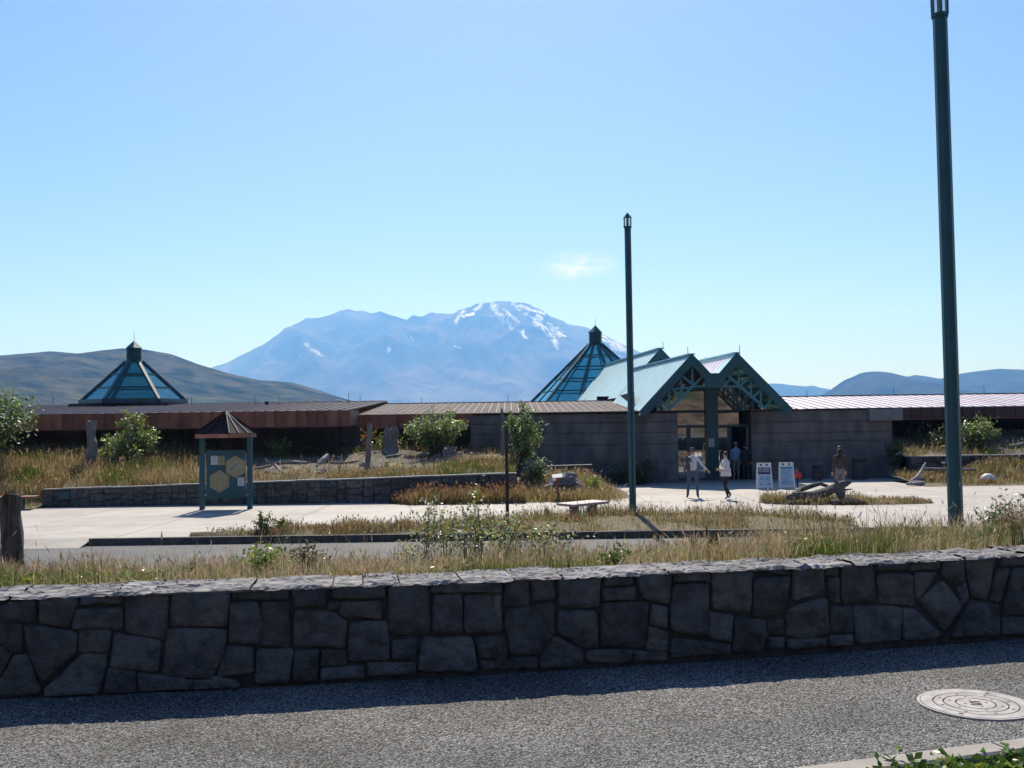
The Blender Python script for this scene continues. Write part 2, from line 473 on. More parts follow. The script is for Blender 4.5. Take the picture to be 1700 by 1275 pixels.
# kerb stones along the island, with dropped ends
m_kerb_shaded = mat('kerb with painted shade', (0.05, 0.048, 0.046), (0.11, 0.105, 0.10), 3, 0.85, bump=.4, bscale=40, objrand=.15)  # the shade on the kerb is put into this dark colour
def kerb_run():
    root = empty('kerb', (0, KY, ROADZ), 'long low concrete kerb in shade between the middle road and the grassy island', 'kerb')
    x = -10.4
    while x < 9.8:
        L = 1.5
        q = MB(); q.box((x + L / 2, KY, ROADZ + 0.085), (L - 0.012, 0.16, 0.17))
        q.build('kerb_stone', m_kerb_shaded, root, origin=(x + L / 2, KY, ROADZ)); x += L
    return root
kerb_run()
# dropped plaza edge left and right of the kerb
for (xa, xb, nm) in ((-44, -10.4, 'ramp'), (10.6, 44, 'ramp')):
    tag(pyobj(nm, [(xa, KY - 0.6, ROADZ + 0.004), (xb, KY - 0.6, ROADZ + 0.004), (xb, KY + 0.24, PLAZA + 0.002), (xa, KY + 0.24, PLAZA + 0.002)], [(0, 1, 2, 3)], m_conc), kind='structure')

# island bed between kerb and plaza
def isl_back(x):
    if x < -8 or x > 8.6: return KY + 0.1
    pts = [(-8, 25.2), (-5.5, 26.2), (-3, 26.6), (-1.2, 27.6), (1.2, 28.6), (3.4, 29.6), (5.2, 29.8), (7, 28.2), (8.6, 25.3)]
    for (a, b), (c, d) in zip(pts, pts[1:]):
        if a <= x <= c: return b + (d - b) * (x - a) / (c - a)
def isl_h(x, y):
    yb = isl_back(x); w = max(0.01, yb - KY - 0.1)
    t = (y - KY - 0.1) / w
    if t < 0 or t > 1: return PLAZA - 0.02
    return PLAZA + 0.01 + 0.10 * math.sin(math.pi * min(1, t * 1.0)) + 0.03 * fbm(x, y, 0.9)
def bed(name, x0, x1, back, front, hf, m, nx=60, ny=12):
    vs = []; fs = []
    for j in range(ny + 1):
        for i in range(nx + 1):
            x = x0 + (x1 - x0) * i / nx
            y = front(x) + (back(x) - front(x)) * j / ny
            vs.append((x, y, hf(x, y)))
    for j in range(ny):
        for i in range(nx):
            a = j * (nx + 1) + i; fs.append((a, a + 1, a + nx + 2, a + nx + 1))
    return tag(pyobj(name, vs, fs, m, smooth=True), kind='structure')
bed('island_bed', -8, 8.6, isl_back, lambda x: KY + 0.1, isl_h, m_bed)
# log bed on the plaza
def logbed_rng(x):
    t = (x - 8.0) / (13.3 - 8.0)
    c = 33.0 - 1.6 * t + 0.5 * t; w = 2.6 * math.sqrt(max(0.0, 1 - (2 * t - 1) ** 2)) * (1.0 - 0.55 * t) + 0.05
    return c - w / 2, c + w / 2
def logbed_h(x, y):
    a, b = logbed_rng(x); t = (y - a) / max(0.01, b - a)
    return PLAZA + 0.006 + 0.10 * max(0, math.sin(math.pi * t)) * min(1, (b - a))
bed('log_bed', 8.0, 13.3, lambda x: logbed_rng(x)[1], lambda x: logbed_rng(x)[0], logbed_h, m_bed, 30, 8)

# left planted bank behind the retaining wall
WLY = 35.3
def wl_top(x):  # top of the left retaining wall
    t = (x + 16.5) / 16.6
    return -0.47 + 0.34 * min(1.0, max(0, t))
def bankL(x, y):
    n = 0.07 * fbm(x, y, 0.45) + 0.03 * fbm(x, y, 1.7)
    if x < -16.5:
        base = -1.05; t = sstep(34.6, 39.5, y)
        z = base + (0.25 + 1.05) * t
        return z + 0.45 * sstep(39, 44.5, y) + n * t
    if x <= 0.15:
        if y < WLY + 0.38: return wl_top(x) - 0.22
        t = (y - WLY - 0.38) / 9.0
        left = 1 - sstep(-16.5, -11.0, x)
        z = wl_top(x) - 0.10 + (0.62 - wl_top(x)) * (t ** 0.8) + left * 0.25 * t
        z += 0.22 * math.exp(-((x + 5.6) / 1.5) ** 2 - ((y - 42.5) / 1.6) ** 2)
        return z + n * min(1, t * 4)
    # right of the wall end, down to the entrance
    t = sstep(34.4, 39.6, y)
    z = PLAZA + (0.55) * t
    if y > 40.2: z = -0.62
    z -= sstep(2.6, 4.6, x) * (z - PLAZA + 0.03)
    return z + n * 0.5
def bankL_obj():
    vs = []; fs = []
    ys = list(np.arange(35.62, 45.05, 0.34))
    xs = list(np.arange(-34, 0.16, 0.36))
    for y in ys:
        for x in xs: vs.append((x, y, bankL(x, y) if x > -16.5 or y > 34.6 else -1.08))
    nx = len(xs)
    for j in range(len(ys) - 1):
        for i in range(nx - 1):
            a = j * nx + i; fs.append((a, a + 1, a + 1 + nx, a + nx))
    tag(pyobj('planted_bank', vs, fs, m_soil, smooth=True), kind='structure')
    vs = []; fs = []; xs = list(np.arange(-34, -16.3, 0.4)); ys = list(np.arange(34.2, 35.9, 0.3)); nx = len(xs)
    for y in ys:
        for x in xs: vs.append((x, y, bankL(min(x, -16.51), y)))
    for j in range(len(ys) - 1):
        for i in range(nx - 1):
            a = j * nx + i; fs.append((a, a + 1, a + 1 + nx, a + nx))
    tag(pyobj('bank_foot', vs, fs, m_bed, smooth=True), kind='structure')
    vs = []; fs = []; xs = list(np.arange(0.15, 5.4, 0.3)); ys = list(np.arange(34.2, 44.6, 0.3)); nx = len(xs)
    for y in ys:
        for x in xs: vs.append((x, y, bankL(max(x, 0.16), y)))
    for j in range(len(ys) - 1):
        for i in range(nx - 1):
            a = j * nx + i; fs.append((a, a + 1, a + 1 + nx, a + nx))
    tag(pyobj('side_bed', vs, fs, m_bed, smooth=True), kind='structure')
bankL_obj()
# low bed in front of the retaining wall
def fbed_h(x, y):
    t = (y - 33.9) / 1.5
    return PLAZA + 0.005 + 0.26 * t * sstep(-4.3, -3.2, x) + 0.02 * fbm(x, y, 1.3)
bed('wall_foot_bed', -4.3, 0.4, lambda x: WLY + 0.0, lambda x: 33.9 + 0.7 * (1 - sstep(-4.3, -3.4, x)), fbed_h, m_bed, 24, 6)

# right planted bank
WRY = 44.0
def bankR(x, y):
    n = 0.05 * fbm(x, y, 0.5) + 0.02 * fbm(x, y, 1.9)
    if y < WRY:
        t = (y - 39.6) / (WRY - 39.6)
        return PLAZA + 0.01 + 0.32 * max(0, t) + n * max(0, min(1, t * 4)) + 0.35 * math.exp(-((x - 20.8) / 1.3) ** 2 - ((y - 43.0) / 0.9) ** 2)
    t = (y - WRY - 0.35) / 4.0
    return -0.13 + 0.62 * max(0, t) + (0.28 * sstep(20.5, 23.5, x)) * max(0, min(1, t)) + n
def rbank(name, x0, x1, y0, y1):
    vs = []; fs = []; xs = list(np.arange(x0, x1, 0.32)); ys = list(np.arange(y0, y1, 0.3)); nx = len(xs)
    for y in ys:
        for x in xs: vs.append((x, y, bankR(x, y)))
    for j in range(len(ys) - 1):
        for i in range(nx - 1):
            a = j * nx + i; fs.append((a, a + 1, a + 1 + nx, a + nx))
    tag(pyobj(name, vs, fs, m_soil if y0 > 44 else m_bed, smooth=True), kind='structure')
rbank('right_bank', 17.3, 36, WRY + 0.35, 50.2)
rbank('right_bed', 16.2, 36, 39.6, WRY + 0.1)

# hillside behind the camera (mirrored in the entrance glass)
m_hill = mat('dry hillside', (0.035, 0.022, 0.014), (0.17, 0.11, 0.075), 0.5, 0.95, c3=(0.02, 0.045, 0.01), s3=0.09)
def hb(x, y):
    t = -(y + 45)
    return -0.1 + 0.36 * t * (1 + 0.35 * fbm(x, y, 0.012)) if t > 0 else -0.04
vs = []; fs = []
for j in range(34):
    for i in range(56):
        x = -160 + i * 7; y = -44 - j * 7; vs.append((x, y, hb(x, y)))
for j in range(33):
    for i in range(55):
        a = j * 56 + i; fs.append((a + 56, a + 57, a + 1, a))
tag(pyobj('rear_hillside', vs, fs, m_hill, smooth=True), kind='structure')

# ================================================================== HILLS AND MOUNTAIN
def interp(pts, x):
    if x <= pts[0][0]: return pts[0][1]
    for (a, b), (c, d) in zip(pts, pts[1:]):
        if x <= c: return b + (d - b) * (x - a) / (c - a)
    return pts[-1][1]
def ridge(name, sil, Yc, front, back, x0, x1, nx, ny, m, amp, nscale, power=1.2, snow=None, seed=0.0, jag=0.0):
    vs = []; fs = []; sn = []
    rows = []
    for j in range(ny + 1):
        s = 1 - j / (ny * 0.8)          # 1 .. 0 at the crest, then negative behind
        rows.append(s)
    for s in rows:
        for i in range(nx + 1):
            px = x0 + (x1 - x0) * i / nx
            py = interp(sil, px)
            d = ray(px, py); X = d.x / d.y * Yc
            H = EYE.z + d.z / d.y * Yc
            H += jag * H * (noise.noise(Vector((X / nscale * 9, 1.1, seed))) + .6 * noise.noise(Vector((X / nscale * 24, 4.1, seed))))
            if s >= 0: Y = Yc - front * s; g = (1 - s) ** power
            else: Y = Yc - back * s * 4; g = max(0, 1 + s * 2.2)
            Xn = X + 0.25 * nscale * noise.noise(Vector((X / nscale, Y / nscale, seed + 5)))
            r = 0; a = 1; fq = 1 / nscale
            for _ in range(5):
                r += a * (1 - 2 * abs(noise.noise(Vector((Xn * fq, Y * fq * 0.55, seed))))); a *= 0.52; fq *= 2.05
            damp = min(1, abs(s) * 3.0)
            k = amp * (r - 1.0) * damp
            h = H * g * (1 + k) - (1 - g) * 3
            vs.append((X, Y, max(h, -1.5)))
            if snow: sn.append(snow(px, s, X, Y))
    for j in range(ny):
        for i in range(nx):
            a = j * (nx + 1) + i; fs.append((a, a + 1, a + nx + 2, a + nx + 1))
    o = pyobj(name, vs, fs, m, smooth=True)
    if snow:
        at_ = o.data.color_attributes.new('snow', 'FLOAT_COLOR', 'POINT')
        for i, q in enumerate(sn): at_.data[i].color = (q, q, q, 1)
    return tag(o, kind='structure')

m_mount = mat('mountain rock', (0.010, 0.010, 0.010), (0.17, 0.15, 0.14), 0.0016, 1.0, spec=0.0, bump=1.0, bscale=0.006, bdist=60, detail=9, stretch=(1, .4, 1))
def add_snow(m):
    N = m.node_tree.nodes; L = m.node_tree.links; b = N['Principled BSDF']
    a = N.new('ShaderNodeAttribute'); a.attribute_name = 'snow'
    geo = N.new('ShaderNodeNewGeometry')
    nz = N.new('ShaderNodeTexNoise'); nz.inputs['Scale'].default_value = 0.009; nz.inputs['Detail'].default_value = 10; nz.inputs['Distortion'].default_value = 0.6
    vm = N.new('ShaderNodeVectorMath'); vm.operation = 'MULTIPLY'; vm.inputs[1].default_value = (1.3, 0.6, 0.35)
    L.new(geo.outputs['Position'], vm.inputs[0]); L.new(vm.outputs[0], nz.inputs['Vector'])
    ad = N.new('ShaderNodeMath'); ad.operation = 'ADD'; L.new(a.outputs['Fac'], ad.inputs[0]); L.new(nz.outputs['Fac'], ad.inputs[1])
    r = N.new('ShaderNodeMapRange'); r.inputs[1].default_value = 0.90; r.inputs[2].default_value = 1.12; L.new(ad.outputs[0], r.inputs[0])
    src = b.inputs['Base Color'].links[0].from_socket
    mx = N.new('ShaderNodeMix'); mx.data_type = 'RGBA'; L.new(r.outputs[0], mx.inputs['Factor'])
    L.new(src, mx.inputs['A']); mx.inputs['B'].default_value = (0.95, 0.95, 0.95, 1)
    L.new(mx.outputs['Result'], b.inputs['Base Color'])
add_snow(m_mount)
SIL_M = [(-700, 716), (0, 700), (200, 668), (300, 632), (345, 612), (375, 603), (420, 580), (450, 565), (480, 545), (510, 528), (535, 526), (555, 521), (565, 516), (578, 512),
         (590, 516), (602, 515), (615, 520), (632, 517), (650, 523), (665, 528), (675, 531), (680, 526), (688, 524), (700, 526), (715, 519), (735, 521), (755, 519),
         (765, 515), (775, 511), (788, 505), (800, 503), (825, 500), (848, 501), (870, 502), (895, 513), (920, 527), (940, 536), (985, 547), (1010, 560),
         (1045, 577), (1080, 592), (1130, 612), (1200, 636), (1300, 664), (1500, 694), (1700, 704), (2400, 712)]
# snow fields: streaks on the right flank of the summit, in (px, py) of the slope they lie on
SNOW = [((815, 504), (836, 530), 7), ((836, 530), (866, 552), 7), ((800, 504), (790, 514), 5), ((850, 504), (905, 522), 4), ((835, 512), (862, 535), 3), ((858, 512), (890, 532), 5), ((893, 538), (935, 556), 9), ((912, 552), (926, 575), 7),
        ((888, 522), (900, 530), 5), ((770, 517), (752, 540), 5), ((785, 520), (760, 530), 4), ((645, 585), (655, 570), 7), ((505, 568), (535, 592), 6),
        ((683, 560), (687, 565), 4), ((755, 575), (765, 578), 3), ((1000, 560), (1040, 583), 9), ((480, 595), (500, 590), 4), ((850, 545), (868, 555), 5), ((868, 556), (876, 562), 4)]
def seg_d(p, a, b):
    ax, ay = a; bx, by = b; px, py = p
    dx, dy = bx - ax, by - ay; t = max(0, min(1, ((px - ax) * dx + (py - ay) * dy) / (dx * dx + dy * dy + 1e-6)))
    return math.hypot(px - ax - t * dx, py - ay - t * dy)
o_m = ridge('mountain', SIL_M, 13000, 4200, 500, -700, 2400, 900, 190, m_mount, 0.30, 1300, 1.15, snow=lambda *a: 0.0, seed=2.0, jag=0.012)
_sa = o_m.data.color_attributes['snow']
def project(p):
    d = p - EYE; z = d.dot(_f); return (850 + FPX * d.dot(_R) / z, 637.5 - FPX * d.dot(_U) / z)
for i, vtx in enumerate(o_m.data.vertices):
    if vtx.co.z < 300: continue
    q = project(vtx.co); best = 0.0
    if 470 < q[0] < 1060:
        for a, b, w in SNOW:
            dd = seg_d(q, a, b)
            if dd < w * 2.2: best = max(best, 1.0 - dd / w * 0.42)
        best = max(best, 0)
    best *= 0.57 if q[0] > 740 else 0.50; _sa.data[i].color = (best, best, best, 1)

m_farridge = mat('far ridge', (0.02, 0.03, 0.02), (0.03, 0.04, 0.025), 0.004, 1.0, spec=0.0)
ridge('far_ridge', [(-700, 715), (600, 700), (1000, 660), (1200, 636), (1280, 636), (1300, 638), (1330, 640), (1355, 642), (1385, 648), (1420, 655), (1500, 660), (1800, 664), (2400, 668)],
      10500, 1500, 300, 400, 2400, 160, 30, m_farridge, 0.2, 900, 1.0, seed=7.0, jag=0.05)
m_hillr = mat('wooded hill', (0.015, 0.028, 0.010), (0.06, 0.068, 0.03), 0.008, 1.0, spec=0.0, bump=1.0, bscale=0.05, bdist=12, detail=8)
ridge('right_hill', [(1000, 705), (1250, 690), (1330, 672), (1375, 650), (1400, 632), (1430, 619), (1455, 616), (1475, 618), (1500, 628), (1530, 645), (1600, 662), (1800, 680), (2400, 700)],
      5200, 1600, 300, 1000, 2400, 170, 50, m_hillr, 0.16, 600, 1.0, seed=11.0, jag=0.01)
ridge('right_hill', [(1000, 712), (1300, 700), (1400, 670), (1470, 640), (1500, 627), (1520, 622), (1545, 626), (1562, 629), (1600, 619), (1660, 612), (1700, 614), (1800, 622), (2000, 640), (2400, 670)],
      6300, 1800, 300, 1000, 2400, 170, 50, m_hillr, 0.16, 600, 1.0, seed=13.0, jag=0.01)
m_hilll = mat('green brown hill', (0.016, 0.032, 0.010), (0.12, 0.115, 0.05), 0.014, 1.0, spec=0.0, bump=1.0, bscale=0.05, bdist=14, detail=12, c3=(0.075, 0.068, 0.036), s3=0.004)
ridge('left_hill', [(-900, 640), (-500, 610), (-200, 596), (0, 590), (40, 587), (85, 583), (130, 587), (165, 582), (205, 578), (240, 580), (285, 588), (330, 605), (380, 620),
      (430, 631), (460, 633), (485, 635), (520, 645), (560, 658), (590, 667), (640, 682), (720, 700), (900, 712)],
      2700, 1100, 250, -900, 900, 260, 110, m_hilll, 0.20, 420, 1.05, seed=17.0, jag=0.004)
ridge('left_hill', [(-900, 690), (-400, 640), (-200, 622), (0, 615), (60, 612), (100, 620), (160, 640), (220, 668), (300, 700)],
      2100, 700, 200, -900, 300, 150, 60, m_hilll, 0.22, 300, 1.0, seed=23.0, jag=0.01)

# haze
m_haze = bpy.data.materials.new('haze'); m_haze.use_nodes = True
_n = m_haze.node_tree.nodes; _l = m_haze.node_tree.links
_n.clear(); _o = _n.new('ShaderNodeOutputMaterial'); _v = _n.new('ShaderNodeVolumePrincipled')
_v.inputs['Color'].default_value = (0.145, 0.36, 0.93, 1)
_v.inputs['Density'].default_value = 0.000128
_v.inputs['Absorption Color'].default_value = (1, 1, 1, 1)
_v.inputs['Anisotropy'].default_value = 0.3
_l.new(_v.outputs[0], _o.inputs['Volume'])
hzb = MB(); hzb.box((0, 7500, 850), (18400, 17000, 1706))
tag(hzb.build('haze', m_haze), kind='stuff')

# ================================================================== NEAR STONE WALL
def chaikin(p, k=0.075):
    out = []
    n = len(p)
    for i in range(n):
        a = p[i]; b = p[(i + 1) % n]
        out.append((a[0] + (b[0] - a[0]) * k, a[1] + (b[1] - a[1]) * k)); out.append((a[0] + (b[0] - a[0]) * (1 - k), a[1] + (b[1] - a[1]) * (1 - k)))
    return out
def stone_geo(poly, mapf, depth, proud, step, rng, inset=0.018):
    # orientation: make counter-clockwise in (s, z)
    A = sum(p[0] * q[1] - q[0] * p[1] for p, q in zip(poly, poly[1:] + poly[:1]))
    if A < 0: poly = poly[::-1]
    p = chaikin(poly); pts = []
    for i in range(len(p)):
        a = p[i]; b = p[(i + 1) % len(p)]; L = math.hypot(b[0] - a[0], b[1] - a[1]); k = max(1, int(L / step))
        for j in range(k):
            t = j / k; pts.append((a[0] + (b[0] - a[0]) * t + rng.gauss(0, step * .035), a[1] + (b[1] - a[1]) * t + rng.gauss(0, step * .035)))
    cx = sum(q[0] for q in pts) / len(pts); cz = sum(q[1] for q in pts) / len(pts)
    def ring(ins, off, nz_=0.0):
        r = []
        for (s, z) in pts:
            L = math.hypot(s - cx, z - cz); k = max(0.05, (L - ins) / L) if L > 1e-5 else 1
            r.append(mapf(cx + (s - cx) * k, cz + (z - cz) * k, off + tx * (s - cx) + tz * (z - cz) + rng.gauss(0, nz_)))
        return r
    tx = rng.uniform(-.07, .07); tz = rng.uniform(-.07, .07)
    n = len(pts); R_ = min(math.hypot(q[0] - cx, q[1] - cz) for q in pts)
    rings = [ring(0, -depth), ring(0.0, proud * 0.35, 0.001), ring(inset, proud, 0.0015), ring(R_ * 0.45, proud * 1.15, 0.003)]
    vs = [v for r in rings for v in r] + [mapf(cx, cz, proud * 1.25)]
    fs = []
    for j in range(3):
        for k in range(n):
            k2 = (k + 1) % n; fs.append((j * n + k, j * n + k2, (j + 1) * n + k2, (j + 1) * n + k))
    for k in range(n): fs.append((3 * n + k, 3 * n + (k + 1) % n, 4 * n))
    return vs, fs, mapf(cx, cz, 0)

PANELS = {'A': (0, [
 [(0,405),(180,400),(180,440),(0,458)],[(0,468),(180,452),(180,548),(0,538)],[(200,400),(390,400),(340,580),(198,545)],[(410,398),(600,395),(600,448),(402,458)],
 [(385,485),(605,482),(608,578),(357,578)],[(635,395),(835,390),(825,635),(628,595)],[(862,390),(1143,385),(1130,567),(850,568)],[(0,552),(102,562),(112,688),(62,700),(0,645)],
 [(122,562),(378,600),(374,700),(212,853),(152,700)],[(397,588),(548,588),(538,690),(397,698)],[(577,602),(798,642),(783,793),(557,765)],[(840,577),(1128,585),(1113,700),(1050,828),(812,813)],
 [(-60,640),(0,660),(52,706),(0,808),(-60,860)],[(0,838),(80,716),(142,710),(203,900),(0,930)],[(232,872),(402,708),(528,708),(500,905),(228,915)],[(547,778),(668,798),(668,895),(515,900)],
 [(690,803),(860,824),(958,842),(950,900),(690,898)],[(960,845),(1050,835),(1060,820),(1125,830),(1190,840),(1190,890),(962,895)]]),
 'B': (400, [
 [(-45,392),(233,392),(238,432),(-45,432)],[(-50,448),(78,453),(104,560),(92,653),(-58,648)],[(102,450),(233,447),(238,668),(98,655)],[(-68,672),(55,677),(60,798),(-122,822)],
 [(257,395),(433,387),(413,463),(277,468)],[(457,386),(713,376),(718,428),(462,428)],[(442,442),(483,447),(478,483),(432,483)],[(497,450),(693,447),(698,528),(502,515)],
 [(272,492),(438,497),(526,552),(518,668),(262,658)],[(547,548),(728,543),(738,733),(537,743)],[(82,688),(257,688),(238,848),(75,848)],[(272,692),(383,692),(378,838),(262,848)],
 [(412,692),(523,692),(528,758),(397,758)],[(402,778),(608,768),(613,823),(397,833)],[(632,758),(742,750),(858,750),(868,798),(632,813)],[(738,366),(933,361),(942,603),(742,603)],
 [(947,356),(1293,346),(1293,393),(947,398)],[(962,413),(1098,407),(1098,598),(957,603)],[(1117,412),(1293,407),(1288,598),(1117,598)],[(757,642),(876,634),(863,728),(757,728)],
 [(907,627),(1148,622),(1176,783),(889,793)],[(1168,624),(1316,624),(1336,728),(1197,723)],[(1197,742),(1336,737),(1340,773),(1200,778)]]),
 'C': (820, [
 [(-35,346),(33,346),(33,396),(-35,398)],[(0,416),(33,416),(33,588),(0,593)],[(57,352),(163,346),(168,463),(52,473)],[(182,341),(288,341),(298,428),(197,438)],
 [(327,332),(528,327),(518,468),(327,473)],[(57,490),(293,452),(298,608),(223,708),(82,713)],[(327,497),(508,492),(518,673),(442,673),(322,595)],[(552,331),(683,317),(688,358),(552,368)],
 [(542,382),(703,377),(698,433),(542,438)],[(542,452),(768,452),(748,673),(532,668)],[(707,312),(883,297),(868,458),(742,428)],[(897,297),(1068,292),(1068,343),(892,343)],
 [(892,362),(1068,357),(1053,618),(877,588)],[(787,462),(863,472),(858,578),(777,545)],[(777,572),(868,602),(853,688),(762,683)],[(235,700),(310,622),(433,685),(443,763),(232,768)],
 [(0,612),(38,612),(63,710),(66,768),(0,778)],[(82,727),(213,722),(213,773),(82,778)],[(467,692),(688,687),(678,743),(467,748)],[(702,697),(853,697),(858,733),(697,743)],
 [(892,628),(1168,662),(1173,698),(877,723)],[(1087,287),(1283,272),(1273,498),(1087,478)],[(1072,502),(1188,517),(1173,648),(1062,618)],[(1202,522),(1338,547),(1343,693),(1192,703)]]),
 'D': (1250, [
 [(12,272),(183,267),(183,313),(12,308)],[(7,332),(183,322),(152,498),(52,518),(2,508)],[(202,267),(348,262),(358,398),(202,438)],[(367,267),(418,267),(418,308),(367,310)],
 [(372,327),(418,322),(423,453),(387,438)],[(442,252),(588,247),(613,438),(447,453)],[(607,247),(773,247),(773,283),(607,288)],[(787,247),(928,242),(923,283),(787,288)],
 [(622,312),(783,307),(798,463),(627,453)],[(807,302),(913,302),(832,428),(812,428)],[(167,492),(358,422),(378,598),(300,633),(172,618)],[(392,477),(493,472),(498,598),(382,598)],
 [(507,467),(733,477),(733,628),(522,658)],[(742,477),(808,487),(926,598),(900,628),(747,633)],[(935,338),(1032,460),(950,592),(828,450)],[(947,242),(1038,242),(1048,338),(1000,368),(937,310)],
 [(1052,237),(1208,232),(1163,433),(1087,418)],[(1014,380),(1054,352),(1072,428),(1042,460)],[(1064,475),(1092,442),(1223,457),(1228,608),(980,618)],[(1227,232),(1380,227),(1380,258),(1227,263)],
 [(1217,277),(1273,282),(1233,400),(1226,448),(1177,438)],[(1292,282),(1380,282),(1378,513),(1242,508)],[(1242,527),(1380,527),(1380,598),(1247,608)],[(0,532),(53,542),(68,618),(0,638)],
 [(74,547),(146,534),(143,606),(84,606)],[(82,627),(150,627),(153,678),(82,683)],[(172,637),(368,627),(363,668),(172,678)],[(387,617),(490,614),(493,658),(387,663)]])}
rng = random.Random(5)
near_wall = empty('stone_wall', wall_pt(0, 0, -0.2), 'long dark dry-laid stone wall with pale rough top beside the near asphalt road', 'wall')
def add_stone(poly, parent, mapf, m, depth=0.07, proud=0.022, step=0.075, inset=0.016):
    vs, fs, c = stone_geo(poly, mapf, depth, proud, step, rng, inset)
    return pyobj('stone', vs, fs, m, parent, smooth=True, origin=c)
ZT = 0.600
for k, (ox, polys) in PANELS.items():
    for P_ in polys:
        q = []
        for (zx, zy) in P_:
            X, z = wall_px(ox + zx / 3, 850 + zy / 3)
            q.append((X, min(max(z, 0.012), ZT)))
        topmost = min(p[1] for p in P_)
        q = [(x, ZT if z > ZT - 0.035 else z) for x, z in q]
        if max(z for _, z in q) - min(z for _, z in q) < 0.03: continue
        mx_ = sum(p[0] for p in q) / len(q); mz_ = sum(p[1] for p in q) / len(q)
        q = [(x + .0065 * (1 if x > mx_ else -1), min(ZT, z + .0065 * (1 if z > mz_ else -1))) for x, z in q]
        add_stone(q, near_wall, wall_pt, m_stone, proud=rng.uniform(0.006, 0.024), inset=0.010)
def rubble(s0, s1, zb, zt, parent, mapf, m, hw=(0.22, 0.42), rows=2, g=0.014, depth=0.07, proud=(0.012, 0.03), step=0.09, inset=0.016):
    """irregular coursed stones between s0 and s1; zb/zt functions of s"""
    s = s0; cols = []
    while s < s1 - 0.1:
        w = min(rng.uniform(*hw), s1 - s)
        if s1 - s - w < 0.15: w = s1 - s
        cols.append((s, s + w)); s += w
    for (a, b) in cols:
        n = rows if rng.random() < 0.65 else max(1, rows - 1)
        cuts = [0] + sorted((i + 1) / n + rng.uniform(-.13, .13) / n * 1.4 for i in range(n - 1)) + [1]
        for c0, c1 in zip(cuts, cuts[1:]):
            tilt = rng.uniform(-.03, .03)
            def Z(s_, c, e): return zb(s_) + (zt(s_) - zb(s_)) * c + e
            jx = lambda: rng.uniform(-.02, .02)
            e0 = tilt if c0 > 0 else 0; e1 = tilt if c1 < 1 else 0
            q = [(a + g / 2 + jx() * .5, Z(a, c0, e0) + g / 2), (b - g / 2 + jx() * .5, Z(b, c0, -e0) + g / 2), (b - g / 2 + jx() * .5, Z(b, c1, -e1) - g / 2), (a + g / 2 + jx() * .5, Z(a, c1, e1) - g / 2)]
            add_stone(q, parent, mapf, m, depth, rng.uniform(*proud), step, inset)
rubble(-7.6, -3.28, lambda s: 0.0, lambda s: ZT, near_wall, wall_pt, m_stone, (0.22, 0.42), 2)
rubble(3.92, 9.0, lambda s: 0.0, lambda s: ZT, near_wall, wall_pt, m_stone, (0.22, 0.42), 2)
# core with mortar
q = MB(); prev = None
Xs = [-7.8 + 0.35 * i for i in range(50)]
for X in Xs:
    cur = [wall_pt(X, -0.05, -0.012), wall_pt(X, ZT - 0.012, -0.012), wall_pt(X, ZT - 0.012, -0.40), wall_pt(X, -0.05, -0.40)]
    if prev:
        for k in range(4): q.quad(prev[k], prev[(k + 1) % 4], cur[(k + 1) % 4], cur[k])
    prev = cur
q.build('mortar', m_mortar, near_wall)
# rough slabs added as the sunlit tops of the wall stones
s = -7.7
while s < 9.2:
    w = rng.choice((rng.uniform(0.18, 0.34), rng.uniform(0.3, 0.75)))
    vs = []; fs = []; nx = max(8, int(w / 0.022)); ny = 18; sd = rng.uniform(0, 99)
    lift = rng.uniform(-0.006, 0.008)
    for j in range(ny + 1):
        for i in range(nx + 1):
            ss = s + 0.005 + (w - 0.01) * i / nx
            edge = 0.030 * noise.noise(Vector((ss * 5, sd, 0))) + 0.018 * noise.noise(Vector((ss * 24, sd, 3)))
            off = 0.030 + edge - 0.44 * (j / ny)
            zz = ZT + 0.014 + lift + 0.013 * noise.noise(Vector((ss * 4, off * 7, sd))) + 0.011 * noise.noise(Vector((ss * 6, off * 34, sd))) + 0.006 * noise.noise(Vector((ss * 38, off * 60, sd)))
            # layered steps
            st = 0.014; zz = zz * 0.4 + 0.6 * (math.floor(zz / st + 0.5 * noise.noise(Vector((ss * 6, off * 20, sd)))) * st)
            if j == 0: zz -= 0.014
            vs.append(wall_pt(ss, zz, off))
    b = len(vs)
    for i in range(nx + 1):
        ss = s + 0.005 + (w - 0.01) * i / nx
        vs.append(wall_pt(ss, ZT - 0.008, 0.024 + 0.015 * noise.noise(Vector((ss * 5, sd, 0)))))
    for i in range(nx + 1):
        ss = s + 0.005 + (w - 0.01) * i / nx; vs.append(wall_pt(ss, ZT - 0.05, -0.42))
    for j in range(ny):
        for i in range(nx):
            a = j * (nx + 1) + i; fs.append((a, a + 1, a + nx + 2, a + nx + 1))
    for i in range(nx): fs.append((b + i, b + i + 1, i + 1, i))
    t = ny * (nx + 1)
    for i in range(nx): fs.append((t + i, t + i + 1, b + nx + 1 + i + 1, b + nx + 1 + i))
    pyobj('cap_stone', vs, fs, m_cap, near_wall, smooth=False, origin=wall_pt(s + w / 2, ZT, -0.2))
    s += w

